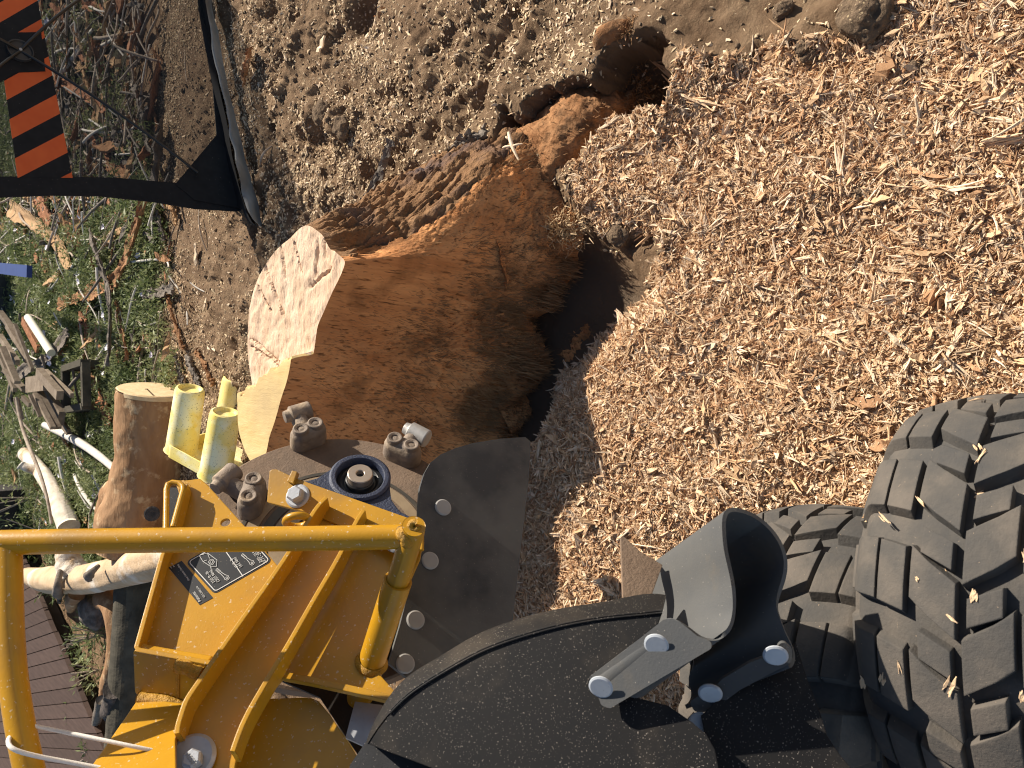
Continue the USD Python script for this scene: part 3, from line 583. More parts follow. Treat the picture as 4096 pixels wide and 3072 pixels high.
def unit_rows(v): return v / np.maximum(np.linalg.norm(v, axis=-1, keepdims=True), 1e-9)
obj('loose_fibres', fibres(26000, lambda p: np.clip((.42 - p[:, 2]) / .45, 0, 1) ** 1.3 * (p[:, 1] < 1.86) * (sstep(.42, .6, meshkit.fbm(p * 9, 3, 5)) + .10), .010, .040, .0008, 5), M['fibre'], stump, smooth=False, kind='stuff')
obj('surface_fibres', fibres(5000, lambda p: (p[:, 2] < .6) * (p[:, 1] < 1.95) * .5, .006, .022, .0006, 6, .05), M['fibre'], stump, smooth=False, kind='stuff')
def tuft(center, n, spread, direction, lo, hi, wid, seed, jit=.35):
    rg = np.random.default_rng(seed); a = center + rg.normal(0, 1, (n, 3)) * spread; dr = unit_rows(np.asarray(direction) + rg.normal(0, jit, (n, 3))); L = rg.uniform(lo, hi, (n, 1))
    s = unit_rows(np.cross(dr, [.2, .5, 1.0])) * wid; q = unit_rows(np.cross(dr, s)) * wid * .8; e = a + dr * L
    v = np.stack([a - s, a + s, a + q, e - s * .5, e + s * .5, e + q * .4], 1).reshape(-1, 3)
    f = np.array([[0, 1, 4], [0, 4, 3], [1, 2, 5], [1, 5, 4], [2, 0, 3], [2, 3, 5], [3, 4, 5]]); return v, (np.arange(n)[:, None, None] * 6 + f).reshape(-1, 3)
c1, c2 = G(2215, 900, .075), G(2290, 935, .035)
obj('frayed_tip', cat([tuft(c1 + (c2 - c1) * k, 90, np.array([.022, .022, .007]), (.15, -.55, .6), .014, .032, .0014, 80 + int(k * 9)) for k in (0, .3, .6, .9)] + [tuft(c2, 130, np.array([.024, .02, .01]), (.0, -.7, .55), .015, .035, .0015, 95)]), M['fibre_pale'], stump, smooth=False, label='sunlit tip of pale frayed fibres', kind='stuff')
obj('fringe', cat([tuft(G(x, y, z), 220, np.array([.014, .008, .014]), (-.15, -.45, -.75), .03, .06, .0011, 100 + k, .2) for k, (x, y, z) in enumerate([(2090, 1140, .05), (2120, 1180, .02), (2170, 1190, 0.), (2200, 1130, -.01), (2250, 1060, -.01), (2020, 1240, .08), (2060, 1420, .06), (2110, 1470, .03)])]), M['fibre'], stump, smooth=False, kind='stuff')

obj('torn_fibres', cat([tuft(GG(x, y, .01), 170, np.array([.030, .022, .012]), (-.2, -.6, .7), .010, .030, .0013, 140 + k, .3) for k, (x, y) in enumerate([(2280, 560), (2330, 590), (2340, 480), (2400, 520), (2450, 430), (2380, 400), (2480, 330), (2560, 330), (2300, 620), (2250, 600), (2520, 420), (2600, 400)])]), M['fibre'], stump, smooth=False, kind='stuff')
# broken side root at the edge of the dug soil, lumps of torn wood
br = thing('broken_root', 'snapped yellow root end sticking out of the dark soil above the chips', 'root', GG(2440, 140))
g = GG(2440, 150)
obj('wood', tube([g + [-.025, .03, -.02], g + [0, 0, .016], g + [.008, -.05, .0], g + [.012, -.09, -.03]], [.018, .026, .022, .012], 28, 40, .8, .3, 9), M['torn'], br, smooth=True)
obj('bark', tube([g + [-.03, .034, -.018], g + [-.01, .014, .022], g + [.0, -.025, .018]], [.014, .018, .010], 20, 24, .5, .35, 10), M['bark'], br, smooth=True)
obj('splinters', cat([tuft(g + np.array([.0, -.04 - .016 * k, .01]), 50, np.array([.016, .010, .006]), (-.1, -.5, .6), .008, .02, .0013, 120 + k) for k in range(4)]), M['fibre'], br, smooth=False, kind='stuff')
for (x, y, L, w, ang, m, lab) in [(2800, 390, .12, .022, 1.0, 'chip1', 'long splinter half buried at the edge of the dark soil'), (2680, 250, .16, .04, .9, 'chip2', 'flat brown root slab leaning on the dark soil'), (2700, 330, .11, .03, .8, 'chip0', 'short broken root piece beside the flat root slab')]:
    v, f = frayed(L, w, .012, np.random.default_rng(int(x)), 6); c, s = math.cos(ang), math.sin(ang); v = v @ np.array([[c, s, .15], [-s, c, 0], [0, 0, 1]])
    single('root_piece', (v + GG(x, y, .012), f), M[m], lab, 'root piece', smooth=False)
tw = thing('forked_twig', 'small pale forked splinter lying on top of the cut root', 'twig', G(2050, 560, .17))
g = G(2050, 560, .14)
for a, b, r_ in [((2035, 530), (2075, 640), .0045), ((2045, 590), (2090, 575), .003), ((2050, 585), (2010, 592), .003), ((2040, 560), (2025, 545), .0025)]:
    obj('prong', tube([G(*a, .165), (G(*a, .165) + G(*b, .165)) / 2 + [0, 0, .006], G(*b, .165)], [r_, r_ * 1.2, r_ * .5], 8, 10), M['chip3'], tw, smooth=True)

# ---------------------------------------------------------------- the stump grinder
gr = thing('stump_grinder', 'yellow stump grinder with toothed cutting wheel, black guards and chunky dual tyres', 'stump grinder', (-.35, .6, 0))
# cutting wheel
WN = unit([.74, -.58, .34]); WC = P(1345, 2200, 1.62); WR = .315
wheel = obj('cutting_wheel', lathe(WC, WN, [(0, .012), (.10, .012), (.12, .016), (.20, .016), (.212, .012), (WR - .004, .012), (WR, .008), (WR, -.012), (WR - .004, -.016), (0, -.016)], 96), M['disc'], gr, smooth=25)
obj('ring', lathe(WC, WN, [(.168, .0165), (.168, .0185), (.192, .0185), (.192, .0165)], 90), M['disc_ring'], wheel, smooth=25)
obj('ring', lathe(WC, WN, [(.196, .0165), (.196, .0178), (.204, .0178), (.204, .0165)], 90), M['disc_dark'], wheel, smooth=25)
obj('ring', lathe(WC, WN, [(.140, .0165), (.140, .0180), (.160, .0180), (.160, .0165)], 90), M['disc_dark'], wheel, smooth=25)
obj('ring', lathe(WC, WN, [(.10, .0165), (.10, .0182), (.136, .0182), (.136, .0165)], 90), M['disc_ring'], wheel, smooth=25)
obj('hub', lathe(WC, WN, [(0, .19), (.030, .19), (.032, .10), (.05, .09), (.055, .017), (0, .017)], 40), M['bearing_in'], wheel, smooth=25)
WP = Plane(WC, WN).off(.0165)
def hull(points_r):
    import manifold3d as m3
    s = [m3.Manifold.sphere(r_, 20).translate(tuple(map(float, c))) for c, r_ in points_r]
    return m3.Manifold.batch_hull(s)
def mf(m_):
    q = m_.to_mesh(); return np.array(q.vert_properties[:, :3]), np.array(q.tri_verts)
def tooth(px0, px1, tip, bit_dark, seed):
    """a two-bolt holder on the wheel's face from px0 to px1 with its cutting bit at tip"""
    a, b = WP(*px0), WP(*px1); t = unit(b - a); s = np.cross(WN, t)
    A, B = a + WN * .026, b + WN * .026
    body_ = hull([(a, .026), (b, .026), (A, .025), (B, .025)])
    k = obj('tooth', mf(body_), M['tooth'], wheel, smooth=35)
    for q in (A, B):
        obj('bolt', lathe(q + WN * .0245, WN, [(0, -.004), (.008, -.004), (.009, .001), (.015, .003), (.0175, .002), (.019, -.004), (.019, -.01)], 28), M['tooth'], k, smooth=30)
    c = WP(*tip) + WN * .03; m0 = (A + B) / 2
    d_ = unit(c - m0); q = np.cross(WN, d_)
    arm = hull([(m0 - WN * .01, .02), (c - WN * .012, .018), (c - WN * .002, .018)]); obj('arm', mf(arm), M['tooth'], k, smooth=35)
    cyl = lathe(c - q * .033, q, [(0, 0), (.020, 0), (.022, .003), (.022, .048), (.019, .05), (.016, .052), (.014, .064), (0, .064)], 28)
    obj('bit', cyl, M['tooth'] if bit_dark else M['tooth_bit'], k, smooth=30)
tooth((1205, 1775), (1262, 1752), (1190, 1690), True, 1)
tooth((1575, 1810), (1640, 1838), (1660, 1768), False, 2)
tooth((1000, 2045), (1020, 1975), (905, 1955), True, 3)
tooth((1560, 2560), (1480, 2600), (1640, 2620), True, 4)
# bearing block on its plate
BC = WC + WN * .205; 
bx, by, bD = proj(BC); print('bearing at', bx, by, bD, 'wheel', proj(WC))
BC = P(1440, 1910, bD)
wh = unit(np.cross([0, 0, 1.0], WN)); wg = np.cross(WN, wh)
BQ = unit(P(1680, 2085, bD) - P(1106, 1876, bD) - ((P(1680, 2085, bD) - P(1106, 1876, bD)) @ WN) * WN); BW = np.cross(WN, BQ)
if BW @ (P(1442, 1700, bD) - BC) < 0: BW = -BW                                           # from the mounting plate up to the bearing
bl = obj('bearing_housing', lathe(BC - WN * .045, WN, [(.040, .0), (.055, .0), (.059, .004), (.059, .046), (.055, .05), (.047, .05), (.045, .046), (.045, .030), (.030, .026), (.030, 0)], 56), M['navy'], gr, smooth=30)
def bpt(q, w, n_): return BC + BQ * q + BW * w + WN * n_
foot = Plane(BC + WN * 0, WN)
shp = Polygon([(-.125, -.078), (.125, -.078), (.125, -.056), (.098, -.050), (.075, -.030), (.054, .012), (.054, .02), (-.054, .02), (-.054, .012), (-.075, -.030), (-.098, -.050), (-.125, -.056)]).difference(shapely.Point(0, 0).buffer(.052))
e1, e2 = foot.frame(); R2 = np.array([[BQ @ e1, BQ @ e2], [BW @ e1, BW @ e2]])
from shapely.affinity import affine_transform
shp = affine_transform(shp, [R2[0, 0], R2[1, 0], R2[0, 1], R2[1, 1], 0, 0])
obj('foot', extrude(foot, shp, .045, -.002), M['navy'], bl, smooth=30)
obj('seal', lathe(BC - WN * .03, WN, [(.044, .0), (.044, .018), (.036, .022), (.030, .016), (.027, .016), (.027, 0)], 48), M['bearing_in'], bl, smooth=30)
obj('inner_ring', lathe(BC - WN * .03, WN, [(.0275, .0), (.0275, .026), (.0255, .028), (.0245, .028), (.0245, .0)], 48), M['bearing_in'], bl, smooth=30)
obj('shaft_end', lathe(BC - WN * .03, WN, [(.0075, .030), (.0075, .041), (.009, .0425), (.0225, .0425), (.024, .041), (.024, 0), (.0075, 0)], 48), M['shaft'], bl, smooth=30)
obj('shaft_hole', lathe(BC - WN * .03, WN, [(0, .031), (.0075, .031), (.0075, .028)], 24), M['bearing_in'], bl, smooth=30)

# mounting plate below the bearing, boom plates
MPc = BC - BW * .080
MPn = -BW
MP = Plane(MPc, MPn)
if (CAM - MPc) @ MPn < 0: MP = Plane(MPc, -MPn)
print('mount plate facing', MP.n @ unit(CAM - MPc))
BM = Plane.three((1300, 1990, 1.43), (800, 2600, 1.21), (1500, 2700, 1.19))                # the boom's web
def bslab(name, px, t=.008, off=0.0, mat='yellow', holes=(), rnd=.004, parent=gr, label=None):
    return obj(name, slab(BM.off(off), px, t, holes, rnd), M[mat], parent, smooth=28, label=label)
MTP = Plane.three((1090, 1890, 1.435), (1680, 2085, 1.355), (1150, 2030, 1.40))
obj('mounting_plate', slab(MTP, [(1078, 1884), (1088, 1878), (1106, 1877), (1179, 1912), (1400, 1990), (1690, 2092), (1690, 2200), (1560, 2185), (1230, 2050), (1068, 2009)], .012, rnd=.003), M['yellow'], gr, smooth=28)
obj('plate_tab', slab(MTP.off(.008), [(1168, 1882), (1188, 1887), (1172, 1934), (1147, 1925)], .012, rnd=.001), M['yellow'], gr, smooth=28)
bp = MTP(1192, 1985); nb = MTP.n
bolt = obj('bolt', disc(bp, nb, .0225, .004), M['zinc'], gr, smooth=30)
def hexhead(c, n, r_, t):
    n = unit(n); e1 = unit(np.cross(n, [.3, .2, 1.0])); e2 = np.cross(n, e1); th = np.arange(6) / 6 * 2 * np.pi; prof = [(0, t), (r_ * .8, t), (r_, t * .8), (r_, 0), (0, 0)]
    v = np.array([c + n * z + rr * (np.cos(a) * e1 + np.sin(a) * e2) for rr, z in prof for a in th]); return v, grid_faces(len(prof), 6, wrap_m=True)
obj('bolt_head', hexhead(bp + nb * .004, nb, .0155, .017), M['zinc'], bolt, smooth=False)
bolt2 = obj('bolt', disc(MTP(1585, 2160), nb, .0225, .004), M['zinc'], gr, smooth=30)
obj('bolt_head', hexhead(MTP(1585, 2160) + nb * .004, nb, .0155, .015), M['zinc'], bolt2, smooth=False)

def wall(pl, px, h, t, n=None, side=1):
    """an upright flange on the plane pl: its top edge, h in front of pl, is seen along px"""
    top = np.array([pl.off(h)(x, y) for x, y in px])
    if n: top = smooth_path(top, n)
    bot = top - pl.n * h
    tg = np.gradient(top, axis=0); s = np.cross(pl.n, tg); s = s / np.linalg.norm(s, axis=1, keepdims=True) * side
    st = np.stack([top, bot, bot + s * t, top + s * t], 1).reshape(-1, 3); m_ = len(top)
    return st, np.vstack([grid_faces(m_, 4, wrap_m=True), [[0, 3, 2, 1], [4 * m_ - 4, 4 * m_ - 3, 4 * m_ - 2, 4 * m_ - 1]]])
# tray with the labels
bslab('tray_plate', [(720, 1925), (800, 1915), (830, 1940), (985, 2112), (1120, 2275), (1000, 2440), (833, 2660), (545, 2605), (690, 2060)], .006, .0, holes=[(902, 2090, .0085)])
L1 = [(1300, 1985), (1274, 2010), (1225, 2080), (1150, 2201), (1000, 2417), (833, 2654), (775, 2738), (735, 2800), (713, 2860), (700, 2905), (697, 2935)]
L2 = [(1462, 2042), (1420, 2110), (1380, 2193), (1280, 2370), (1160, 2580), (1036, 2790), (985, 2885), (955, 2960), (940, 3005)]
bslab('channel_web', [(1290, 2000), (1462, 2050), (1380, 2200), (1036, 2800), (950, 3000), (930, 3120), (640, 3160), (690, 2960), (735, 2810), (833, 2662), (1150, 2210)], .008, .008)
obj('flange', wall(BM.off(.008), L1, .040, .007, 60, 1), M['yellow'], gr, smooth=28)
obj('flange', wall(BM.off(.008), L2, .040, .007, 60, -1), M['yellow'], gr, smooth=28)
obj('rim', wall(BM, [(735, 1935), (690, 2105), (640, 2220), (536, 2588), (545, 2606), (575, 2612), (840, 2660)], .028, .007, None, 1), M['yellow'], gr, smooth=28)
# hollow end with the black pad at the tray's top
E0 = BM.off(.028)
obj('end_frame', tube([E0(x, y) for x, y in [(664, 2125), (666, 1960), (672, 1938), (690, 1930), (715, 1932), (731, 1945), (733, 1962), (692, 2110)]], .0055, 8, smooth=False), M['yellow'], gr, smooth=40)
obj('black_pad', slab(BM.off(.010), [(664, 1950), (728, 1950), (690, 2125), (662, 2125)], .03), M['tape'], gr, smooth=28)
bslab('corner_cap', [(700, 1925), (735, 1920), (760, 1935), (748, 2005), (728, 2010)], .004, .012, 'yellow_weld')
# tray's front wall, welds and the lower plates
FW = Plane.three((536, 2600, proj(BM.off(.028)(536, 2600))[2]), (830, 2660, proj(BM.off(.028)(830, 2660))[2]), (640, 2800, 1.20))
obj('front_wall', slab(FW, [(533, 2600), (560, 2612), (833, 2660), (770, 2760), (738, 2812), (640, 2802), (553, 2786), (540, 2768)], .02, rnd=.004), M['yellow'], gr, smooth=28)
obj('wall_slot', slab(FW.off(.0015), [(703, 2690), (716, 2690), (716, 2790), (704, 2790)], .002), M['yellow_weld'], gr, smooth=28)
obj('weld', tube([FW.off(.004)(x, y) for x, y in [(706, 2662), (735, 2668), (770, 2680), (805, 2695)]], .011, 10, 20, 1, .3, 4), M['yellow_weld'], gr, smooth=True)
obj('weld', tube([FW.off(.004)(x, y) for x, y in [(556, 2790), (610, 2800), (680, 2812), (728, 2830)]], .011, 10, 30, 1, .25, 5), M['yellow_weld'], gr, smooth=True)
LP = Plane.three((556, 2795, 1.20), (735, 2815, 1.17), (500, 3072, 1.02))
obj('lower_plate', slab(LP, [(556, 2792), (735, 2815), (712, 2870), (700, 2960), (705, 3200), (280, 3200), (362, 3072)], .012, rnd=.004), M['yellow'], gr, smooth=28)
# web right of the channel, with the deck under the telescopic tube
bslab('deck_plate', [(1455, 2060), (1700, 2110), (1680, 2230), (1560, 2500), (1520, 2700), (1600, 2790), (1560, 2800), (1455, 2780), (1131, 2712), (1050, 2800), (1090, 2690), (1300, 2330), (1400, 2190)], .008, -.012)
obj('deck_lip', wall(BM.off(-.012), [(1131, 2712), (1240, 2732), (1455, 2780), (1560, 2805)], .012, .010, None, 1), M['yellow'], gr, smooth=28)
bslab('lower_web', [(1075, 2795), (1240, 2790), (1275, 2805), (1320, 2860), (1460, 3072), (1500, 3200), (880, 3200), (955, 3010)], .010, -.045)
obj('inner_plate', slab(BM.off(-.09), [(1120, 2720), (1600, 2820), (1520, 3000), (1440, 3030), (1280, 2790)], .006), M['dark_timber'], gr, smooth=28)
obj('grey_plate', slab(BM.off(-.06), [(1420, 2806), (1530, 2820), (1500, 2960), (1460, 2985), (1382, 2950)], .006), M['zinc'], gr, smooth=28)
# big washer and bolt
wc = BM.off(.012)(768, 3034)
wz = obj('washer', disc(wc, BM.n, .0335, .006, 48), M['zinc'], gr, smooth=30)
obj('bolt_head', hexhead(BM.off(.019)(775, 3046), BM.n, .014, .015), M['zinc'], wz, smooth=False)
mk = meshkit.text_mesh('VISIV', .004, .0006); e1, e2 = BM.frame()
def lettering(text, pl, x, y, xr, yr, h, off=.0008, bold=False):
    """text on plane pl, starting at photo position x, y and reading towards xr, yr"""
    m_ = meshkit.text_mesh(text, h, .0004, bold); a = pl(x, y); t = unit(pl(xr, yr) - a); s = np.cross(pl.n, t)
    v = np.array(m_.vertices); return a + v[:, :1] * t + v[:, 1:2] * s + (v[:, 2:] + off) * pl.n, np.array(m_.faces)
obj('stamped_mark', lettering('VISIV', BM.off(.034), 792, 3055, 772, 3030, .006), M['rivet'], wz, smooth=False)
# labels
LB = BM.off(.0006)
pat = obj('label', slab(LB, [(674, 2270), (727, 2243), (852, 2391), (799, 2420)], .0006), M['label'], gr, smooth=False, label='narrow black patents label')
TD = (-5.8, -8.1)
for t_, x, y, h in [('Patents:', 806, 2404, .0046), ('US 5,588,474', 822, 2388, .0030), ('Other Patents Pending', 760, 2322, .0029), ('B9P-AK', 700, 2268, .0020), ('7961', 690, 2274, .0018)]:
    obj('lettering', lettering(t_, LB, x, y, x + TD[0], y + TD[1], h), M['print'], pat, smooth=False)
tq = obj('label', slab(LB, [(742, 2247), (975, 2115), (1090, 2243), (858, 2376)], .0006, rnd=.008), M['label'], gr, smooth=False, label='black torque label with white border and wrench drawings')
LP2 = LB.to2([LB(x, y) for x, y in [(742, 2247), (975, 2115), (1090, 2243), (858, 2376)]]); pp = Polygon(LP2).buffer(-.003)
pb = pp.buffer(-.006).buffer(.006)
obj('border', extrude(LB, pb.difference(pb.buffer(-.0014)), .0005, .0009), M['print'], tq, smooth=False)
def lline(pts, w=.0007):
    return cat([box_between(LB.off(.0006)(*a), LB.off(.0006)(*b), w, .0004, LB.n) for a, b in zip(pts[:-1], pts[1:])])
obj('border', lline([(880, 2172), (972, 2305)], .0014), M['print'], tq, smooth=False)
def wrench(x, y, dx, dy):
    P_ = lambda s, q: (x + dx * s - dy * q, y + dy * s + dx * q)
    o = [P_(0, -.07), P_(.3, -.07), P_(.3, -.04), P_(.62, -.08), P_(.78, -.15), P_(.9, -.1), P_(.94, 0), P_(.9, .1), P_(.78, .15), P_(.62, .08), P_(.3, .04), P_(.3, .07), P_(0, .07), P_(0, -.07)]
    ms = [lline(o)] + [lline([P_(k, -.07), P_(k, .07)]) for k in (.08, .16, .24)]
    return cat(ms + [lline([P_(.8 + .06 * math.cos(a), .06 * math.sin(a)) for a in np.linspace(0, 6.3, 9)])])
obj('drawing', wrench(866, 2277, 52, 43), M['print'], tq, smooth=False)
obj('drawing', wrench(968, 2218, 50, 42), M['print'], tq, smooth=False)
obj('drawing', cat([lline([(797, 2222), (830, 2212), (868, 2240), (866, 2266), (846, 2268), (812, 2246), (797, 2222)]), lline([(830, 2212), (838, 2234)]), lline([(812, 2246), (828, 2240)]), lline([(842, 2262), (846, 2285)]),
     lline([(846 + 12 * math.cos(a), 2248 + 11 * math.sin(a)) for a in np.linspace(0, 6.3, 7)]), lline([(846 + 6 * math.cos(a), 2248 + 6 * math.sin(a)) for a in np.linspace(0, 6.3, 9)])]), M['print'], tq, smooth=False)
for t_, x, y in [('150 ft-lb', 862, 2330), ('(203 Nm)', 880, 2326), ('45 ft-lb', 954, 2270), ('(61 Nm)', 970, 2267), ('200-215 ft-lb', 1050, 2248), ('(271-292 Nm)', 1066, 2248)]:
    obj('lettering', lettering(t_, LB, x, y, x + TD[0], y + TD[1], .0047), M['print'], tq, smooth=False)
# lifting eye
ec = BM.off(.035)(1190, 2085); ev = BM.off(.035)(1248, 2078) - ec; eu = unit(cr * .55 - cd * .75); eu = unit(eu - (eu @ unit(ev)) * unit(ev))
obj('lifting_eye', tube([ec + ev * .8 * math.cos(a) + eu * .021 * math.sin(a) * 1.0 for a in np.linspace(0, 2 * np.pi, 33)], .0068, 12, smooth=False), M['yellow'], gr, smooth=True)
# guard bar: long tube, its upright, the telescopic tube and the near leg
BD = 1.13
obj('guard_bar', tube([P(-420, 2182, BD), P(0, 2170, BD), P(900, 2158, BD), P(1640, 2146, BD)], .0182, 28, 40), M['yellow'], gr, smooth=40)
obj('weld', tube([P(1606, 2120, BD - .012), P(1618, 2150, BD - .02), P(1640, 2172, BD - .014)], .010, 10, 14, 1, .35, 3), M['yellow_weld'], gr, smooth=True)
obj('upright', tube([P(1655, 2104, BD - .02), P(1652, 2122, BD - .012), P(1594, 2317, BD + .02), P(1580, 2360, BD + .028)], .0172, 28, smooth=False), M['yellow'], gr, smooth=40)
obj('weld', tube([P(1656 + 16 * math.cos(a), 2104 + 16 * math.sin(a), BD - .0215) for a in np.linspace(0, 5.5, 14)], .005, 8, smooth=False), M['yellow_weld'], gr, smooth=True)
tdir = unit(P(1486, 2650, BD + .095) - P(1592, 2322, BD + .02))
obj('sleeve', lathe(P(1592, 2322, BD + .02), tdir, [(.0175, .004), (.0175, 0), (.0215, 0), (.0215, .40), (.0, .40)], 32), M['yellow'], gr, smooth=30)
obj('weld', lathe(P(1486, 2650, BD + .092), tdir, [(.021, -.006), (.027, 0), (.024, .008), (.02, .01)], 32), M['yellow_weld'], gr, smooth=True)
obj('near_leg', tube([P(32, 2190, BD), P(36, 2350, BD - .02), P(44, 2600, BD - .05), P(86, 2930, BD - .09), P(130, 3130, BD - .11), P(180, 3330, BD - .13)], .0182, 28, 50), M['yellow'], gr, smooth=40)

# flat rubber flap beside the wheel
FD = 1.36
RP = Plane.three((1750, 1850, 1.58), (2110, 1780, 1.70), (1700, 2500, 1.40))
flo = [(2101, 1748), (2123, 1767), (2115, 1921), (2077, 2247), (2050, 2496), (2040, 2640), (1640, 2720), (1555, 2652), (1600, 2500), (1650, 2300), (1667, 2220), (1672, 2080), (1675, 2003), (1680, 1950), (1697, 1894), (1722, 1850), (1762, 1818), (1820, 1793), (1892, 1772), (2000, 1755)]
flap = obj('rubber_flap', slab(RP, flo, .010, rnd=.004), M['rubber'], gr, smooth=28)
for (x, y) in [(1772, 2030), (1720, 2243), (1662, 2480), (1621, 2655)]:
    obj('rivet', disc(RP(x, y), RP.n, .0172, .003, 36), M['rivet'], flap, smooth=30)
obj('flap_support', slab(RP.off(-.012), [(1640, 2190), (1690, 2200), (1640, 2480), (1560, 2660), (1535, 2640)], .006), M['guard'], gr, smooth=28)

# black steel guard, curved flange along its top
GP = Plane.three((1600, 2900, 1.00), (2500, 2600, .98), (2400, 3060, .93))
outer = [(1467, 2958), (1540, 2810), (1621, 2714), (1746, 2633), (1892, 2546), (2055, 2481), (2250, 2432), (2450, 2400), (2630, 2375), (2665, 2380)]
inner = [(1470, 2975), (1560, 2850), (1650, 2765), (1775, 2685), (1920, 2605), (2080, 2545), (2260, 2497), (2450, 2466), (2625, 2448), (2649, 2445)]
guard = obj('wheel_guard', slab(GP, inner[:-1] + [(2649, 2447), (2630, 2500), (2540, 2570), (2440, 2690), (2420, 2760), (2527, 2785), (2673, 2823), (2770, 2890), (2825, 2937), (2860, 3000), (2900, 3200), (1800, 3250), (1728, 3072)], .006, rnd=.001), M['guard'], gr, smooth=28, label='big black steel guard flecked with dust')
to = smooth_path(np.array([GP.off(-.035)(x, y) for x, y in outer]), 50); ti = smooth_path(np.array([GP.off(.001)(x, y) for x, y in inner]), 50)
obj('flange', ribbon(to, ti, .006, GP.n), M['guard'], guard, smooth=50)
for o_ in (0, 9):
    obj('weld', tube([GP.off(.0015)(x, y + o_ - 4) for x, y in inner[1:]], .0016, 6, 50, 1, .3, 7), M['rivet'] if 0 else M['guard'], guard, smooth=True)
obj('side', slab(GP.off(-.03), [(1467, 2962), (1728, 3072), (1800, 3250), (1350, 3250), (1400, 3060)], .006), M['tape'], guard, smooth=28)
# right-hand guard plate
HP = Plane.three((2900, 2900, .95), (3170, 2650, .97), (3200, 3050, .92))
g2 = obj('side_guard', slab(HP, [(2805, 2862), (2900, 2770), (3167, 2640), (3180, 2560), (3230, 2720), (3280, 2850), (3308, 2942), (3350, 3007), (3450, 3130), (3500, 3250), (2880, 3250)], .006, rnd=.001), M['guard'], gr, smooth=28, label='black side guard plate beside the tyres')
# rubber loop between the two guards: an S-shaped belt
lo = [(2655, 2490, .955), (2662, 2476, .945), (2700, 2476, .935), (2733, 2497, .93), (2771, 2524, .93), (2814, 2554, .93), (2863, 2562, .93), (2917, 2529, .93), (2941, 2459, .94), (2944, 2388, .945), (2933, 2301, .955), (2912, 2204, .965), (2904, 2117, .975), (2917, 2052, .985),
      (2960, 2050, .99), (3036, 2084, .995), (3096, 2144, .995), (3134, 2236, .99), (3128, 2310, .985), (3107, 2388, .98), (3108, 2440, .975), (3118, 2470, .97), (3145, 2540, .96), (3169, 2594, .955), (3167, 2640, .945), (3150, 2655, .94)]
rimc = smooth_path(np.array([P(*q) for q in lo]), 160)
EX = P(2364, 2703, .958) - P(2662, 2476, .945)
nloop = len(rimc); full = 1.0
s_ = np.linspace(0, 1, nloop)
ln = np.interp(s_, [0, .13, .2, .32, .5, .6, .82, .9, 1.0], [1.0, 1.0, .95, .95, .95, 1.0, 1.1, 1.25, 1.3])
EXT = P(2535, 2318, 1.24) - P(2917, 2046, .985); EX2 = P(2757, 2807, 1.0) - P(3167, 2643, .945)
w1 = (sstep(.16, .42, s_) * (1 - sstep(.72, .88, s_)))[:, None]; w2 = sstep(.80, .95, s_)[:, None]
EXD = (EX[None] * (1 - w1) + EXT[None] * w1) * (1 - w2) + EX2[None] * w2
ln = np.ones(nloop)
K = 14; tq_ = np.linspace(0, 1, K)
sheet = rimc[:, None] + EXD[:, None] * (ln[:, None] * tq_[None])[..., None]
tg = np.gradient(rimc, axis=0); nn_ = unit_rows(np.cross(tg, EXD)); back = sheet + (nn_ * .0055)[:, None]
v = np.concatenate([sheet.reshape(-1, 3), back.reshape(-1, 3)]); f0 = grid_faces(nloop, K); nK = nloop * K
eds = [np.stack([np.arange(nloop - 1) * K + c, (np.arange(nloop - 1) + 1) * K + c, (np.arange(nloop - 1) + 1) * K + c + nK, np.arange(nloop - 1) * K + c + nK], -1) for c in (0, K - 1)]
eds += [np.stack([r_ * K + np.arange(K - 1), r_ * K + np.arange(K - 1) + 1, r_ * K + np.arange(K - 1) + 1 + nK, r_ * K + np.arange(K - 1) + nK], -1) for r_ in (0, nloop - 1)]
belt = obj('rubber_belt', (v, np.vstack([f0, f0[:, ::-1] + nK] + eds)), M['rubber_edge'], gr, smooth=40, label='thick rubber belt bent into a loop between the guards')
def on_front(x, y, D, r_, n_):
    return disc(P(x, y, D), n_, r_, .003, 36)
S1 = Plane.three((2640, 2580, .955), (2402, 2746, 1.005), (2800, 2570, .945)); S1n = unit(S1.n + 0 * cd)
def strap_n(i): return -nn_[i] if -nn_[i] @ (-cd) > 0 else nn_[i]
for (x, y, D) in [(2626, 2578, .939), (2404, 2746, .945)]:
    obj('rivet', disc(P(x, y, D - .006), unit(-cd * .8 + cu * .25 - cr * .25), .0150, .003, 36), M['rivet_pale'], belt, smooth=30)
obj('strap', slab(Plane.three((2620, 2490, .941), (2364, 2703, .952), (2440, 2834, .935)), [(2655, 2478), (2690, 2474), (2735, 2500), (2790, 2545), (2860, 2572), (2880, 2574), (2640, 2715), (2440, 2834), (2405, 2822), (2364, 2703), (2500, 2600)], .006, rnd=.006), M['rubber_edge'], belt, smooth=28)
SP2 = Plane.three((3100, 2620, .940), (2841, 2771, .965), (3160, 2660, .938))
obj('strap', slab(SP2, [(3128, 2560), (3168, 2596), (3168, 2640), (3150, 2662), (3090, 2690), (2960, 2760), (2860, 2835), (2800, 2853), (2775, 2842), (2757, 2807), (2860, 2745), (2890, 2715), (3000, 2650), (3090, 2618)], .006, rnd=.006), M['rubber_edge'], belt, smooth=28)
for (x, y) in [(3102, 2620), (2841, 2771)]:
    obj('rivet', disc(SP2.off(.002)(x, y), unit(-cd * .75 + cu * .2 - cr * .35), .0150, .003, 36), M['rivet_pale'], belt, smooth=30)
obj('rivet', disc(HP.off(-.01)(2800, 2900), HP.n, .0150, .003, 36), M['rivet_pale'], g2, smooth=30)
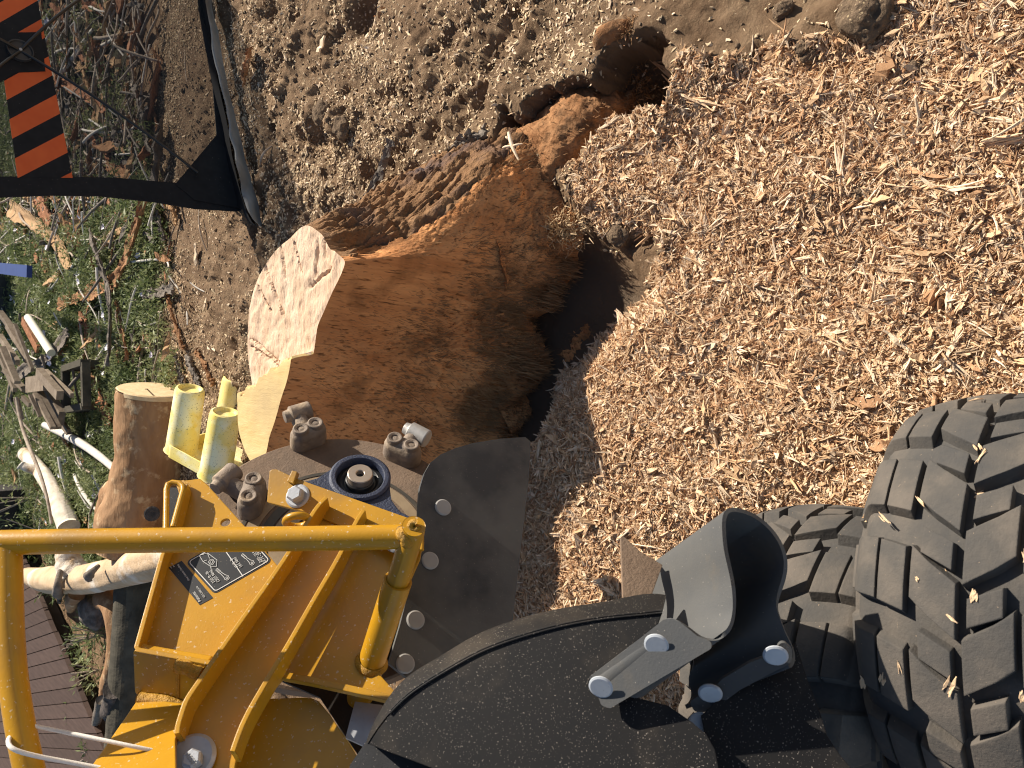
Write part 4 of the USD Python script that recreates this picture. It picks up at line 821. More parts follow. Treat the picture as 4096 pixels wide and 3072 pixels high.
obj('fin', slab(Plane.three((2489, 2147, 1.12), (2640, 2250, 1.10), (2492, 2390, 1.05)), [(2483, 2150), (2489, 2143), (2498, 2148), (2560, 2205), (2650, 2260), (2600, 2400), (2492, 2400)], .005), M['disc'], gr, smooth=28, label='pointed brown steel fin beside the belt')

# dual tyres
TY, TWD, TR = .288, .305, .295
TXC, TZC, TYAW = -.325, .275, math.radians(-2)
tax = np.array([math.sin(TYAW), math.cos(TYAW), 0]); tfw = np.array([math.cos(TYAW), -math.sin(TYAW), 0])
def trad(v):                                           # carcass radius over the width, v from -.5 to .5
    a = np.abs(v) * 2; return TR - .034 * a ** 2.2 - .045 * np.clip((a - .80) / .20, 0, 1) ** 1.6
def tpt(c, s, v, h):
    rr = trad(v) + h; a = s * 2 * np.pi
    return c + tax * (v * TWD)[..., None] + (tfw * np.cos(a)[..., None] + np.array([0, 0, 1.0]) * np.sin(a)[..., None]) * rr[..., None]
NP = 15
def lug_mesh(c, path, wid, s0, flip, hgt=.017):
    """a tread block: bar of width wid (fraction of a pitch) along path [(v, s)]"""
    p_ = np.array(path, float); k = 12; t_ = np.linspace(0, 1, k); L_ = np.r_[0, np.cumsum(np.hypot(*np.diff(p_, axis=0).T))]; L_ /= L_[-1]
    vv = np.interp(t_, L_, p_[:, 0]); ss = np.interp(t_, L_, p_[:, 1]); w_ = np.interp(t_, L_, np.linspace(1, 1, len(L_))) * wid / 2
    if flip: vv = -vv
    rows = []
    for o, h in ((-1.16, -.002), (-1, hgt), (-.35, hgt), (.35, hgt), (1, hgt), (1.16, -.002)):
        rows.append(tpt(c, (s0 + ss + o * w_) / NP, vv, np.full(k, h)))
    V = np.stack(rows, 1); f = grid_faces(k, 6); ends = np.array([[0, 1, 2, 3], [0, 3, 4, 5], [(k - 1) * 6 + 3, (k - 1) * 6 + 2, (k - 1) * 6 + 1, (k - 1) * 6], [(k - 1) * 6 + 5, (k - 1) * 6 + 4, (k - 1) * 6 + 3, (k - 1) * 6]])
    return V.reshape(-1, 3), np.vstack([f, ends])
for wi, yc in enumerate((TY, TY + .285)):
    c = np.array([TXC - (.20 if wi else 0), yc, TZC - (.0 if wi == 0 else .008)])
    tv_ = np.r_[np.full(1, .30), np.linspace(.5, -.5, 41), np.full(1, -.30)]
    prof = [(trad(np.array(a)) * 1.0, a * TWD) for a in np.linspace(.5, -.5, 41)]
    prof = [(.10, .36 * TWD), (.19, .50 * TWD), (.215, .52 * TWD)] + prof + [(.215, -.52 * TWD), (.19, -.50 * TWD), (.10, -.36 * TWD)]
    ty = obj('tyre', lathe(c, tax, prof, 120, up=(1, .1, .05)), M['tyre'], gr, smooth=40, label=['near dual tyre with chips stuck in its tread', 'far dual tyre beside the black guard'][wi])
    obj('wheel_rim', lathe(c, tax, [(0, .02), (.09, .02), (.105, .07), (.11, .08), (.11, -.08), (.105, -.07), (.09, -.02), (0, -.02)], 40), M['yellow'], gr, smooth=30)
    for k in range(NP):
        for flip in (0, 1):
            s0 = k + (.5 if flip else 0)
            for path, wd in (([(.515, -.02), (.40, 0), (.335, .02)], .62), ([(.322, .03), (.21, .10)], .62), ([(.185, .02), (.12, .16), (.012, .34)], .50), ([(.15, -.30), (.03, -.16)], .26)):
                obj('tread_block', lug_mesh(c, path, wd, s0, flip), M['tyre'], ty, smooth=28)
    if wi == 0:
        ms = []; rg = np.random.default_rng(21)
        for k in range(70):
            s_0 = np.array(rg.uniform(.02, .48)); v0 = np.array(rg.uniform(-.42, .5)); pt = tpt(c, s_0, v0, np.array(rg.choice([.001, .018]))); up_ = unit(pt - c - tax * ((pt - c) @ tax))
            vv_, f_ = frayed(rg.uniform(.008, .03), rg.uniform(.003, .009), .0015, rg, 3); t1 = unit(np.cross(up_, tax) + tax * rg.normal(0, .8)); t2 = np.cross(up_, t1)
            ms.append((vv_ @ np.stack([t1, t2, up_]) + pt, f_))
        obj('stuck_chips', cat(ms), M['chip1'], ty, smooth=False, kind='stuff', label='bits of wood stuck in the tread')
cordc = [P(136, 2904, 1.045), P(400, 2958, 1.05), P(620, 3004, 1.06), P(690, 3018, 1.075)]
cd1 = thing('cord', 'thin white cord tied from the grinder\'s guard bar to its big bolt', 'cord', cordc[0])
obj('strand', tube(cordc, .0028, 10, 40), M['cord'], cd1, smooth=True)
obj('strand', tube([P(120, 2905, 1.06), P(60, 2935, 1.04), P(34, 2960, 1.015), P(45, 2990, 1.0), P(120, 3018, 1.005), P(250, 3044, 1.02), P(390, 3070, 1.03), P(640, 3120, 1.05)], .0030, 10, 60), M['cord'], cd1, smooth=True)
obj('knot', tube([P(694, 3018, 1.07), P(672, 3002, 1.055), P(668, 3040, 1.045), P(680, 3072, 1.05), P(690, 3100, 1.06)], .0028, 10, 30), M['cord'], cd1, smooth=True)
# ---------------------------------------------------------------- the mesh screen behind the stump
b0, b1 = GG(965, 845), GG(838, 0)
bd_ = unit((b1 - b0) * [1, 1, 0]); lean = unit(np.array([0, 0, 1.0]) + np.array([-bd_[1], bd_[0], 0]) * .03)
SN = unit(np.cross(bd_, lean)); SN = SN if SN @ (CAM - b0) > 0 else -SN
SPL = Plane(b0 + np.array([0, 0, .01]), SN)
scr = thing('warning_screen', 'see-through black mesh screen with a band of orange and black chevrons', 'screen', b0)
IN = [(812, -400), (812, 0), (845, 260), (868, 540), (705, 735), (460, 713), (200, 710), (0, 709), (-500, 715), (-600, -400)]
OUT = [(858, -400), (862, 0), (884, 200), (915, 380), (945, 520), (966, 680), (985, 830), (950, 846), (780, 836), (610, 808), (400, 785), (200, 782), (0, 790), (-600, 800), (-650, -400)]
def spoly(px): return Polygon(SPL.to2([SPL(x, y) for x, y in px])).buffer(0)
obj('mesh_panel', extrude(SPL, spoly(IN), .0006), M['mesh'], scr, smooth=False)
pm_ = SPL.to2([SPL(x, y) for x, y in IN])
obj('hem', extrude(SPL.off(.003), spoly(OUT).difference(spoly(IN).buffer(-.002)), .006), M['fabric'], scr, smooth=20)
# chevron band
ba, bb, bc_, bdn = [SPL.to2(SPL(*q)) for q in [(-45, -120), (70, 712), (290, 713), (125, -120)]]
bandp = Polygon([ba, bb, bc_, bdn])
eL, eR = (bb - ba), (bc_ - bdn)
Lb = np.linalg.norm(eL); k = 0
for i in range(8):
    s0, s1 = i * .182 - .30, i * .182 - .30 + .091
    sk = .12
    q = [ba + eL * (s0 + sk), bdn + eR * s0, bdn + eR * s1, ba + eL * (s1 + sk)]
    for nm, pgon, mt in (('orange_stripe', Polygon(q), 'orange'), ('black_stripe', Polygon([ba + eL * (s1 + sk), bdn + eR * s1, bdn + eR * (s1 + .091), ba + eL * (s1 + .091 + sk)]), 'fabric')):
        pgon = pgon.buffer(0).intersection(bandp).buffer(0)
        hubc = SPL.to2(SPL(78, 205)); pgon = pgon.difference(shapely.box(hubc[0] - .17, hubc[1] - .20, hubc[0] + .17, hubc[1] + .20)) if nm == 'orange_stripe' and 0 else pgon
        if pgon.area > 1e-4: obj(nm, extrude(SPL.off(.0035), pgon, .0025), M[mt], scr, smooth=False)
obj('hub_patch', slab(SPL.off(.0055), [(0, 130), (165, 128), (182, 285), (60, 290), (0, 330), (-40, 330), (-40, 150)], .0018), M['fabric'], scr, smooth=False)
obj('corner_patch', slab(SPL.off(.0062), [(876, 548), (703, 738), (780, 800), (955, 832), (960, 700)], .0025), M['fabric'], scr, smooth=False)
hb = SPL.off(.012)(80, 205)
hub = obj('hub', lathe(hb, SN, [(0, .012), (.008, .012), (.010, .006), (.040, .006), (.044, .012), (.048, .012), (.050, 0), (0, 0)], 40), M['hub'], scr, smooth=30)
obj('rivet', disc(hb + SN * .012, SN, .006, .004, 16), M['rivet'], hub, smooth=30)
for tgt in ((790, 690), (330, -10), (-330, 40), (-330, 560)):
    a, b = hb + SN * .004, SPL.off(.016)(*tgt)
    obj('rod', tube([a, (a + b) / 2 + SN * .03, b], .0065, 12, 24), M['rod'], scr, smooth=True)
# skirt of grey fabric along the foot
fo = [(832, -60), (846, 60), (868, 160), (893, 300), (915, 400), (938, 500), (965, 610), (992, 700), (1015, 780), (1028, 850), (1042, 905)]
fi = [(820, -60), (828, 60), (846, 160), (872, 300), (893, 400), (915, 500), (932, 610), (952, 700), (972, 780), (995, 850), (1036, 900)]
sk_o = smooth_path(np.array([GG(x, y, .035 + .012 * math.sin(x * .03)) for x, y in fo]), 60); sk_i = smooth_path(np.array([GG(x, y, .085) for x, y in fi]), 60)
skm = (sk_o + sk_i) / 2 + np.array([0, -.02, .012]); V_ = np.stack([sk_i, skm, sk_o, sk_o - [0, -.012, .02]], 1)
V_ = V_ + (meshkit.noise(V_ * 14, 3)[..., None] - .5) * .016
obj('skirt', (V_.reshape(-1, 3), grid_faces(60, 4)), M['grey_fabric'], scr, smooth=True, label='grey fabric skirt along the foot')
sk2 = [GG(x - 6, y, .03) for x, y in fi]; sk3 = [SPL.off(.004)(x - 30, y) for x, y in fi]
obj('skirt', ribbon(smooth_path(np.array(sk3), 40), smooth_path(np.array(sk2), 40), .002, SN), M['fabric'], scr, smooth=True)
for (x, y) in [(905, 235), (925, 345), (945, 425), (965, 470), (968, 615), (985, 705)]:
    pass

# ---------------------------------------------------------------- plants
def leaf_tuft(n, R_, H_, rg, w=.009, l=.022):
    V, Fc = [], []
    for k in range(n):
        a = rg.uniform(0, 6.28); rr = R_ * math.sqrt(rg.random()); h = H_ * rg.uniform(.1, 1) * (1 - .5 * (rr / R_) ** 2); c = np.array([rr * math.cos(a), rr * math.sin(a), h])
        d_ = unit(rg.normal(0, 1, 3) + [math.cos(a) * .6, math.sin(a) * .6, .5]); s = unit(np.cross(d_, rg.normal(0, 1, 3))); L_ = l * rg.uniform(.6, 1.4); ww = w * rg.uniform(.6, 1.3) / 2
        V += [c, c + d_ * L_ * .5 + s * ww, c + d_ * L_, c + d_ * L_ * .5 - s * ww]; Fc.append([4 * k, 4 * k + 1, 4 * k + 2, 4 * k + 3])
    return np.array(V), np.array(Fc)
rg = np.random.default_rng(33)
N = 40000
xy = np.stack([rg.uniform(-3.4, 5.5, N), rg.uniform(4.0, 11.0, N)], -1)
gd = sdist(GRASS, xy[:, 0], xy[:, 1]) + (nz(xy[:, 0], xy[:, 1], 3, 22, 3) - .5) * .8
lit = sdist(gp([(150, -300), (600, -300), (610, 400), (560, 760), (330, 900), (100, 900), (150, 700)]), xy[:, 0], xy[:, 1]) > 0
keep = ~(lit & (rg.random(N) < .86)) & (gd > rg.uniform(-.12, .18, N)) & in_view(np.c_[xy, np.zeros(N)], 300) & (rg.random(N) < .30 + .5 * sstep(.40, .55, nz(xy[:, 0], xy[:, 1], 2.5, 24, 3)))
xy = xy[keep]; n = len(xy); print('tufts', n)
protos = [('tuft', leaf_tuft(46, .075, .07, rg), M['leaf'], False) for _ in range(4)] + [('tuft', leaf_tuft(34, .06, .11, rg, .006, .04), M['leaf'], False)]
fl = []
for k in range(3):
    ms = []
    for j in range(rg.integers(1, 4)):
        c = np.array([rg.uniform(-.05, .05), rg.uniform(-.05, .05), rg.uniform(.05, .09)]); nn0 = unit([rg.normal(0, .5), rg.normal(0, .5), 1.0]); e1 = unit(np.cross(nn0, [1, .2, 0])); e2 = np.cross(nn0, e1)
        for q in range(5):
            a = q * 1.2566; u1 = math.cos(a) * e1 + math.sin(a) * e2; u2 = np.cross(nn0, u1); R_ = .016
            ms.append((np.array([c, c + u1 * R_ * .6 + u2 * R_ * .42 + nn0 * .004, c + u1 * R_ + nn0 * .005, c + u1 * R_ * .6 - u2 * R_ * .42 + nn0 * .004]), np.array([[0, 1, 2, 3]])))
    fl.append(('flower', cat(ms), M['petal'], False))
idx = rg.choice(8, n, p=[.205, .205, .205, .205, .156, .008, .008, .008])
instancer('weeds', protos + fl, np.c_[xy, hz(xy[:, 0], xy[:, 1]) - .01], quats(rg.uniform(0, 6.28, n), np.zeros(n), np.zeros(n)), rg.uniform(.7, 1.45, n), idx, 'low green weeds with small white flowers growing over the yard', 'weeds')

LIT = gp([(150, -300), (600, -300), (610, 400), (560, 760), (330, 960), (60, 960), (-60, 780), (150, 700)])
N = 7000; LIT2 = GRASS
xy = np.stack([rg.uniform(-1.2, 6.5, N), rg.uniform(4.2, 9.5, N)], -1); ld0 = sdist(LIT, xy[:, 0], xy[:, 1]); keep = ((ld0 > rg.uniform(-.25, .1, N)) | ((sdist(LIT2, xy[:, 0], xy[:, 1]) > -.3) & (rng.random(N) < .30))) & in_view(np.c_[xy, np.zeros(N)], 200); xy = xy[keep]; n = len(xy)
lp = []
for k in range(4): lp.append(('twig', tube([np.array([-.5, 0, 0]), np.array([-.15, rg.uniform(-.05, .05), .03]), np.array([.2, rg.uniform(-.06, .06), .02]), np.array([.5, rg.uniform(-.1, .1), 0])], [.018, .016, .008], 6, 9, 1, .2, k), M[['twig', 'twig_pale', 'bark_grey', 'twig'][k]], True))
for k in range(4):
    v, f = sliver(.5, .11, .02, rg, .3, 7, .3); lp.append(('bark_flake', (v, f), M[['bark_red', 'bark_brown', 'bark_tan', 'bark_grey'][k]], False))
instancer('litter', lp, np.c_[xy, hz(xy[:, 0], xy[:, 1]) + rg.uniform(.0, .07, n)], quats(rg.uniform(0, 6.28, n), rg.normal(0, .22, n), rg.normal(0, .4, n)), np.clip(rg.lognormal(-1.35, .5, n), .08, .75), rg.integers(0, 8, n), 'dry litter of twigs and bark flakes on the ground behind the mesh screen', 'litter')

# ---------------------------------------------------------------- bark, twigs, logs and timber in the yard
def bark_strip(px, wpx, lift, seed, curl=.25, thick=.006):
    pts = smooth_path(np.array([GG(x, y, lift) for x, y in px]), 40); rg_ = np.random.default_rng(seed)
    D = float(np.mean([(q - CAM) @ cd for q in pts])); w = wpx / F * D * (1 + .35 * (meshkit.noise(np.linspace(0, 6, 40)[:, None] * [1, 0, 0] + seed, seed) - .5) * 2)
    w[0] *= .7; w[-1] *= rg_.uniform(.4, .8)
    t, a, b = frames(pts, (0, 0, 1.0)); K_ = 9; qv = np.linspace(-.5, .5, K_)
    jit = (meshkit.fbm(np.stack(np.broadcast_arrays(np.linspace(0, 9, 40)[:, None], qv[None] * 14, seed * 1.0), -1), 4, seed) - .5)
    top = pts[:, None] + b[:, None] * (w[:, None] * qv[None])[..., None] + a[:, None] * ((curl * w[:, None] * (qv[None] * 2) ** 2 * .5) + jit * .035)[..., None]
    top[:, 0] += t * rg_.normal(0, .006, (40, 1)) + b * rg_.normal(0, .006, (40, 1)); top[:, -1] += b * rg_.normal(0, .006, (40, 1))
    bot = top - a[:, None] * thick; n_ = 40 * K_; f0 = grid_faces(40, K_)
    e = [np.stack([np.arange(39) * K_ + c, (np.arange(39) + 1) * K_ + c, (np.arange(39) + 1) * K_ + c + n_, np.arange(39) * K_ + c + n_], -1) for c in (0, K_ - 1)]
    e += [np.stack([r_ * K_ + np.arange(K_ - 1), r_ * K_ + np.arange(K_ - 1) + 1, r_ * K_ + np.arange(K_ - 1) + 1 + n_, r_ * K_ + np.arange(K_ - 1) + n_], -1) for r_ in (0, 39)]
    return np.concatenate([top.reshape(-1, 3), bot.reshape(-1, 3)]), np.vstack([f0, f0[:, ::-1] + n_] + e)
BARK = [
    ([(578, 795), (540, 920), (500, 1040), (440, 1150)], 58, .09, 'bark_brown', 'long smooth brown bark strip crossing the weeds beside the mesh screen'),
    ([(455, 1130), (380, 1165), (300, 1195), (232, 1222)], 52, .07, 'bark_brown', 'wide brown bark strip with a torn end near the white flowers'),
    ([(360, 920), (395, 1040), (432, 1180), (440, 1290), (427, 1460)], 34, .12, 'bark_grey', 'long weathered grey bark strip lying over the brown bark'),
    ([(148, 770), (170, 820), (200, 885)], 74, .07, 'bark_red', 'thick reddish bark slab under the edge of the mesh screen'),
    ([(40, 828), (120, 880), (206, 945), (280, 1060)], 58, .07, 'bark_tan', 'flaky tan bark slab running down from the reddish slab'),
    ([(486, 905), (450, 940), (410, 992)], 46, .05, 'bark_tan', 'short tan bark piece behind the long brown strip'),
    ([(318, 1285), (345, 1310), (352, 1370)], 56, .05, 'bark_red', 'curled rusty bark flake among the weeds'),
    ([(466, 1205), (485, 1300), (500, 1390), (508, 1440)], 16, .07, 'bark_brown', 'narrow dark bark strip right of the grey strip'),
    ([(271, 1330), (220, 1400), (160, 1450), (100, 1480), (60, 1530), (45, 1605)], 48, .10, 'bark_grey', 'shaggy grey bark length hanging over the timber pile'),
    ([(392, 1528), (360, 1555), (322, 1572)], 26, .06, 'bark_tan', 'small pale bark piece near the sawn log'),
    ([(395, 1580), (420, 1630), (440, 1700)], 62, .06, 'bark_red', 'rust coloured curled bark beside the sawn log'),
    ([(572, 1178), (630, 1170), (692, 1150)], 38, .04, 'bark_grey', 'dark grey bark lump at the edge of the bare soil'),
    ([(672, 1180), (690, 1270), (708, 1330), (730, 1395)], 18, .02, 'bark_brown', 'thin brown bark strip along the edge of the bare soil'),
    ([(745, 1420), (765, 1470), (800, 1560)], 30, .02, 'bark_grey', 'flat grey bark strip on the soil above the yellow stand'),
    ([(780, 1400), (820, 1470), (850, 1540)], 16, .02, 'bark_brown', 'thin stringy bark on the soil left of the stump'),
    ([(700, 1420), (720, 1500), (742, 1570)], 22, .02, 'bark_grey', 'frayed grey bark beside the sawn log face'),
    ([(620, 830), (640, 900), (655, 960)], 30, .03, 'bark_grey', 'grey bark piece beside the foot of the mesh screen'),
    ([(660, 800), (690, 840), (700, 900)], 26, .03, 'bark_tan', 'pale bark piece at the corner of the mesh screen'),
    ([(520, 345), (560, 440), (580, 540), (600, 600)], 34, .06, 'bark_grey', 'silvery bark length seen through the mesh'),
    ([(240, 330), (330, 370), (420, 440)], 34, .06, 'bark_red', 'reddish bark length seen through the mesh beside the rod'),
    ([(310, 260), (340, 300), (352, 350)], 28, .05, 'bark_tan', 'short tan bark piece seen through the mesh'),
    ([(370, 560), (420, 590), (440, 640)], 40, .05, 'bark_red', 'brown bark chunk seen through the lower mesh'),
    ([(420, 650), (460, 680), (520, 700)], 46, .05, 'bark_brown', 'broad bark chunk just above the black hem'),
    ([(330, 20), (380, 30), (420, 50)], 34, .05, 'bark_red', 'dark red bark piece seen through the mesh at the top'),
    ([(600, 420), (620, 480), (640, 560)], 20, .03, 'bark_brown', 'thin bark strip at the border of soil and debris behind the mesh'),
    ([(1000, 190), (985, 260), (975, 330)], 34, .03, 'bark_brown', 'lump of torn bark beside the grey skirt'),
    ([(1420, 15), (1470, 30), (1530, 45)], 50, .0, 'bark_brown', 'buried brown bark plate at the top of the soil'),
    ([(1430, 870), (1470, 800), (1520, 690), (1560, 560)], 40, .045, 'bark_grey', 'dark rotten bark ridge standing beside the stump'),
    ([(1780, 640), (1860, 570), (1940, 530)], 46, .05, 'bark_grey', 'black crumbly bark over the root of the stump'),
    ([(1690, 700), (1760, 640), (1840, 610)], 40, .07, 'bark_grey', 'charcoal bark shards on the stump\'s flank'),
]
for k, (px, w, lift, m, lab) in enumerate(BARK):
    single('bark_strip', bark_strip(px, w, lift, 200 + k, thick=.01 if w > 40 else .006), M[m], lab, 'bark', smooth=45)
TW = [([(0, 1015), (80, 960), (140, 922)], 6, 'white twig at the far left above the blue board'), ([(0, 970), (60, 900), (95, 855)], 6, 'white twig beside the tan bark'), ([(0, 1235), (90, 1205), (160, 1185), (245, 1115)], 8, 'long pale twig curving over the black pot'),
      ([(240, 870), (270, 930), (330, 960), (400, 955)], 6, 'thin grey twig looping over the bark'), ([(165, 870), (172, 960), (174, 1050)], 7, 'straight brown twig standing against the tan bark'), ([(480, 790), (470, 860), (430, 960), (425, 985)], 6, 'brown twig behind the long brown strip'),
      ([(310, 1080), (350, 1190), (385, 1290), (388, 1330)], 6, 'thin dark twig left of the grey bark strip'), ([(520, 1045), (580, 1043), (630, 1038), (680, 1070)], 9, 'pale curved twig by the bare soil'), ([(690, 1105), (715, 1170), (740, 1250), (765, 1300)], 8, 'grey twig lying on the bare soil'),
      ([(560, 1000), (545, 1100), (530, 1180), (555, 1200)], 5, 'fine bent twig in the weeds'), ([(372, 1340), (385, 1400)], 11, 'short white stick among the flowers'), ([(0, 1262), (120, 1256), (230, 1320)], 5, 'thin stem lying over the timber pile'),
      ([(0, 1380), (120, 1420), (240, 1480), (310, 1500)], 5, 'dark thin stem across the grey bark'), ([(805, 830), (812, 930), (822, 1020)], 5, 'straight dark twig on the soil near the screen'), ([(775, 1130), (800, 1160), (840, 1170)], 5, 'short pale twig on the soil by the stump'),
      ([(355, 1730), (400, 1700), (420, 1660)], 7, 'grey curved cane by the sawn log'), ([(216, 1830), (262, 1800), (280, 1760)], 6, 'thin curved cane above the peeled stick'), ([(345, 1890), (385, 1880), (395, 1840)], 6, 'small curved cane beside the peeled stick'),
      ([(290, 1780), (330, 1850), (360, 1890)], 12, 'reddish stick lying in the weeds'), ([(300, 1900), (350, 1980), (410, 2080)], 14, 'grey stick in the weeds beside the white log'), ([(380, 1900), (410, 1990), (425, 2090)], 10, 'brown stick right of the white log'),
      ([(255, 300), (300, 200), (370, 115)], 16, 'thick grey branch seen through the mesh'), ([(355, 205), (420, 165), (500, 130)], 10, 'pale forked branch seen through the mesh'), ([(190, 130), (250, 230), (255, 240)], 9, 'short pale stick seen through the mesh near the hub'),
      ([(200, 225), (260, 200), (300, 195)], 9, 'pale twig seen through the mesh right of the hub'), ([(380, 210), (410, 330), (440, 460), (470, 570)], 6, 'long fine stem seen through the mesh'), ([(340, 520), (420, 530), (500, 518), (545, 505)], 9, 'white twig seen through the lower mesh'),
      ([(370, 480), (430, 530)], 8, 'short grey stick seen through the lower mesh'), ([(285, 110), (310, 60), (370, 30), (450, 50)], 9, 'arching pale branch seen through the mesh at the top'), ([(610, 0), (612, 90), (600, 180), (597, 240)], 9, 'long brown stem at the top of the mesh'),
      ([(525, 0), (545, 100), (565, 160), (595, 245)], 8, 'brown stem leaning to the long stem behind the mesh'), ([(445, 0), (455, 90), (466, 140)], 7, 'straight thin stem at the top of the mesh'), ([(470, 620), (530, 615)], 7, 'pale stick near the hem'), ([(370, 635), (420, 650), (440, 670)], 8, 'bent pale stick near the hem'),
      ([(280, 700), (330, 670), (350, 655)], 9, 'grey stick lying at the hem'), ([(510, 225), (540, 200), (560, 190)], 7, 'small pale twig behind the mesh beside the stems'), ([(730, 160), (745, 260), (760, 330)], 5, 'fine stem on the soil behind the mesh'), ([(200, 220), (225, 300), (280, 330)], 8, 'dark twig seen through the mesh near the hub'),
      ([(1048, 660), (1072, 610), (1085, 575)], 8, 'small tan stick on the soil in front of the screen'), ([(0, 900), (60, 880), (150, 890)], 6, 'twig lying beside the tan bark slab'), ([(330, 800), (400, 810), (460, 785)], 7, 'pale twig under the hem'), ([(250, 800), (270, 850), (300, 880)], 6, 'orange brown twig under the hem')]
for k, (px, w, lab) in enumerate(TW):
    pts = [GG(x, y, .05 if x < 690 else .008) + [0, 0, .02 * math.sin(i * 2 + k)] for i, (x, y) in enumerate(px)]; D = (pts[0] - CAM) @ cd; r_ = w / F * D / 2
    single('twig', tube(pts, [r_, r_ * 1.1, r_ * .6], 8, 24, 1, .25, k), M['twig_pale' if any(s in lab for s in ('pale', 'white', 'grey')) else 'twig'], lab, 'twig', smooth=True)
# chips of pale wood lying about
for k, (x, y, L, w, ang, lab) in enumerate([(783, 1015, .13, .03, 1.35, 'pale wedge of split wood on the soil behind the stump'), (822, 1212, .06, .022, .9, 'small pale wood flake on the soil left of the stump top'), (1285, 180, .075, .02, .5, 'ribbed cream wood flake on the dug soil'),
        (3540, 275, .06, .028, .9, 'flat tan bark flake on the chips at the clod'), (3738, 1200, .05, .03, -.6, 'brown bark flake on the open chips'), (3470, 1610, .075, .022, .1, 'dark brown bark flake near the tyre'), (3535, 1780, .06, .02, .4, 'curved brown bark flake touching the tyre\'s side'),
        (3310, 2140, .0, 0, 0, '')]):
    if not L: continue
    v, f = sliver(L, w, .007, np.random.default_rng(400 + k), .15, 7, .2); c, s = math.cos(ang), math.sin(ang); v = v @ np.array([[s, -c, .1], [c, s, 0], [0, 0, 1]])
    single('wood_flake', (v + GG(x, y, .014), f), M['chip3' if 'pale' in lab or 'cream' in lab else 'chip2'], lab, 'wood flake', smooth=30)
for k, (x, y, r_, lab) in enumerate([(3445, 770, .017, 'round dark clod on the open chips'), (3650, 270, .018, 'dark clod on the chips beside the soil'), (3720, 380, .013, 'small clod on the upper chips'), (3870, 215, .012, 'grey clod at the upper right of the chips'), (3130, 40, .022, 'rounded clod at the top edge of the soil'), (3460, 60, .05, 'biggest soil clod at the border of soil and chips'),
        (2470, 940, .03, 'dark clod between the frayed root tip and the chips'), (1290, 450, .05, 'soil lump in the middle of the dug ground'), (1370, 510, .045, 'soil lump beside the footprint hollow'), (3210, 190, .016, 'clod in front of the soil bank'), (3240, 215, .02, 'dark crumbly clod near the soil bank')]):
    v, f = lump(r_, np.random.default_rng(500 + k), 4, .45, .7); single('soil_clod', (v + GG(x, y, r_ * .15), f), M['clod'], lab, 'soil clod', smooth=True)

# big sawn log lying beside the yellow stand
lg = thing('sawn_log', 'thick peeled log with a sawn end lying behind the yellow stand', 'log', GG(600, 1750))
gh = lambda x, y, z: G(x, y, z)
face = P(613, 1557, 4.10); mid = P(592, 1830, 4.16); end = P(552, 2080, 4.2); fart = P(530, 2190, 4.22)
ld = unit(face - mid); fN = unit(ld + np.array([.05, -.12, .30]))
obj('trunk', tube([face - ld * .005, face - ld * .06, mid, (mid + end) / 2, end, fart], [.178, .177, .172, .175, .21, .20], 72, 120, 1.0, .15, 31), M['log_body'], lg, smooth=True)
obj('sawn_end', lathe(face - ld * .006, unit(ld * 1.0), [(0, .006), (.172, .006), (.180, .0), (.180, -.02)], 56), M['log_face'], lg, smooth=25)
obj('crack', cat([box_between(face + ld * .0015 + np.array([0, .03, .02]), face + ld * .0015 + np.array([.0, -.12, .08]), .006, .003, ld)]), M['charred'], lg, smooth=False)
obj('fork', tube([gh(520, 1900, .16), gh(490, 2000, .15), gh(465, 2090, .13), gh(450, 2160, .12)], [.08, .13, .14, .12], 36, 50, .9, .22, 33), M['log_body'], lg, smooth=True)
kn = gh(608, 2055, .36); obj('knot_hole', disc(kn, unit(CAM - kn), .034, .006, 20), M['charred'], lg, smooth=30)
# logs seen below the guard bar
def slog(name, px, rpx, z, mat, lab, cat_, seed, seg=36, rough=.16, squash=1.0):
    pts = [G(x, y, zz) for (x, y), zz in zip(px, z)]; D = np.mean([(q - CAM) @ cd for q in pts]); rr = np.array(rpx) / F * D
    t_ = thing(name, lab, cat_, pts[0] * [1, 1, 0]); obj('trunk', tube(pts, rr, seg, 60, squash, rough, seed), M[mat], t_, smooth=True); return t_, pts, rr
t_, pts, rr = slog('bleached_log', [(100, 1815), (165, 1890), (228, 1995), (275, 2110)], [30, 28, 32, 38], [.12] * 4, 'bleached', 'white bleached log lying in the weeds near the long stick', 'log', 41)
obj('branch_stub', tube([pts[1], pts[1] + [.05, .1, .1]], [.04, .03], 14, 8, 1, .2, 3), M['bleached'], t_, smooth=True)
t_, pts, rr = slog('forked_log', [(108, 2300), (200, 2320), (330, 2320), (480, 2285), (680, 2230), (800, 2200)], [38, 62, 60, 58, 62, 60], [.22] * 6, 'peeled_tan', 'large peeled forked log with a white tip crossing behind the yellow tray', 'log', 42, 44, .18)
obj('fork', tube([G(300, 2310, .24), G(275, 2240, .26), G(262, 2170, .27)], [.10, .075, .05], 24, 24, 1, .2, 4), M['bleached'], t_, smooth=True)
obj('collar', tube([G(240, 2285, .33), G(232, 2330, .36), G(230, 2375, .30), G(238, 2412, .2)], [.015, .03, .03, .012], 14, 24, 1, .35, 5), M['bark_grey'], t_, smooth=True)
obj('collar', tube([G(395, 2262, .33), G(365, 2290, .37), G(362, 2320, .35)], [.01, .025, .01], 14, 24, 1, .35, 6), M['bark_grey'], t_, smooth=True)
obj('knot', tube([G(310, 2370, .22), G(285, 2410, .18), G(282, 2435, .14)], [.05, .04, .03], 18, 16, 1, .35, 7), M['log_body'], t_, smooth=True)
t_, pts, rr = slog('branch', [(415, 2395), (455, 2460), (464, 2560), (452, 2680), (432, 2760), (425, 2800)], [44, 36, 32, 34, 38, 30], [.14] * 6, 'log_body', 'brown peeled branch with a charred end below the forked log', 'branch', 43)
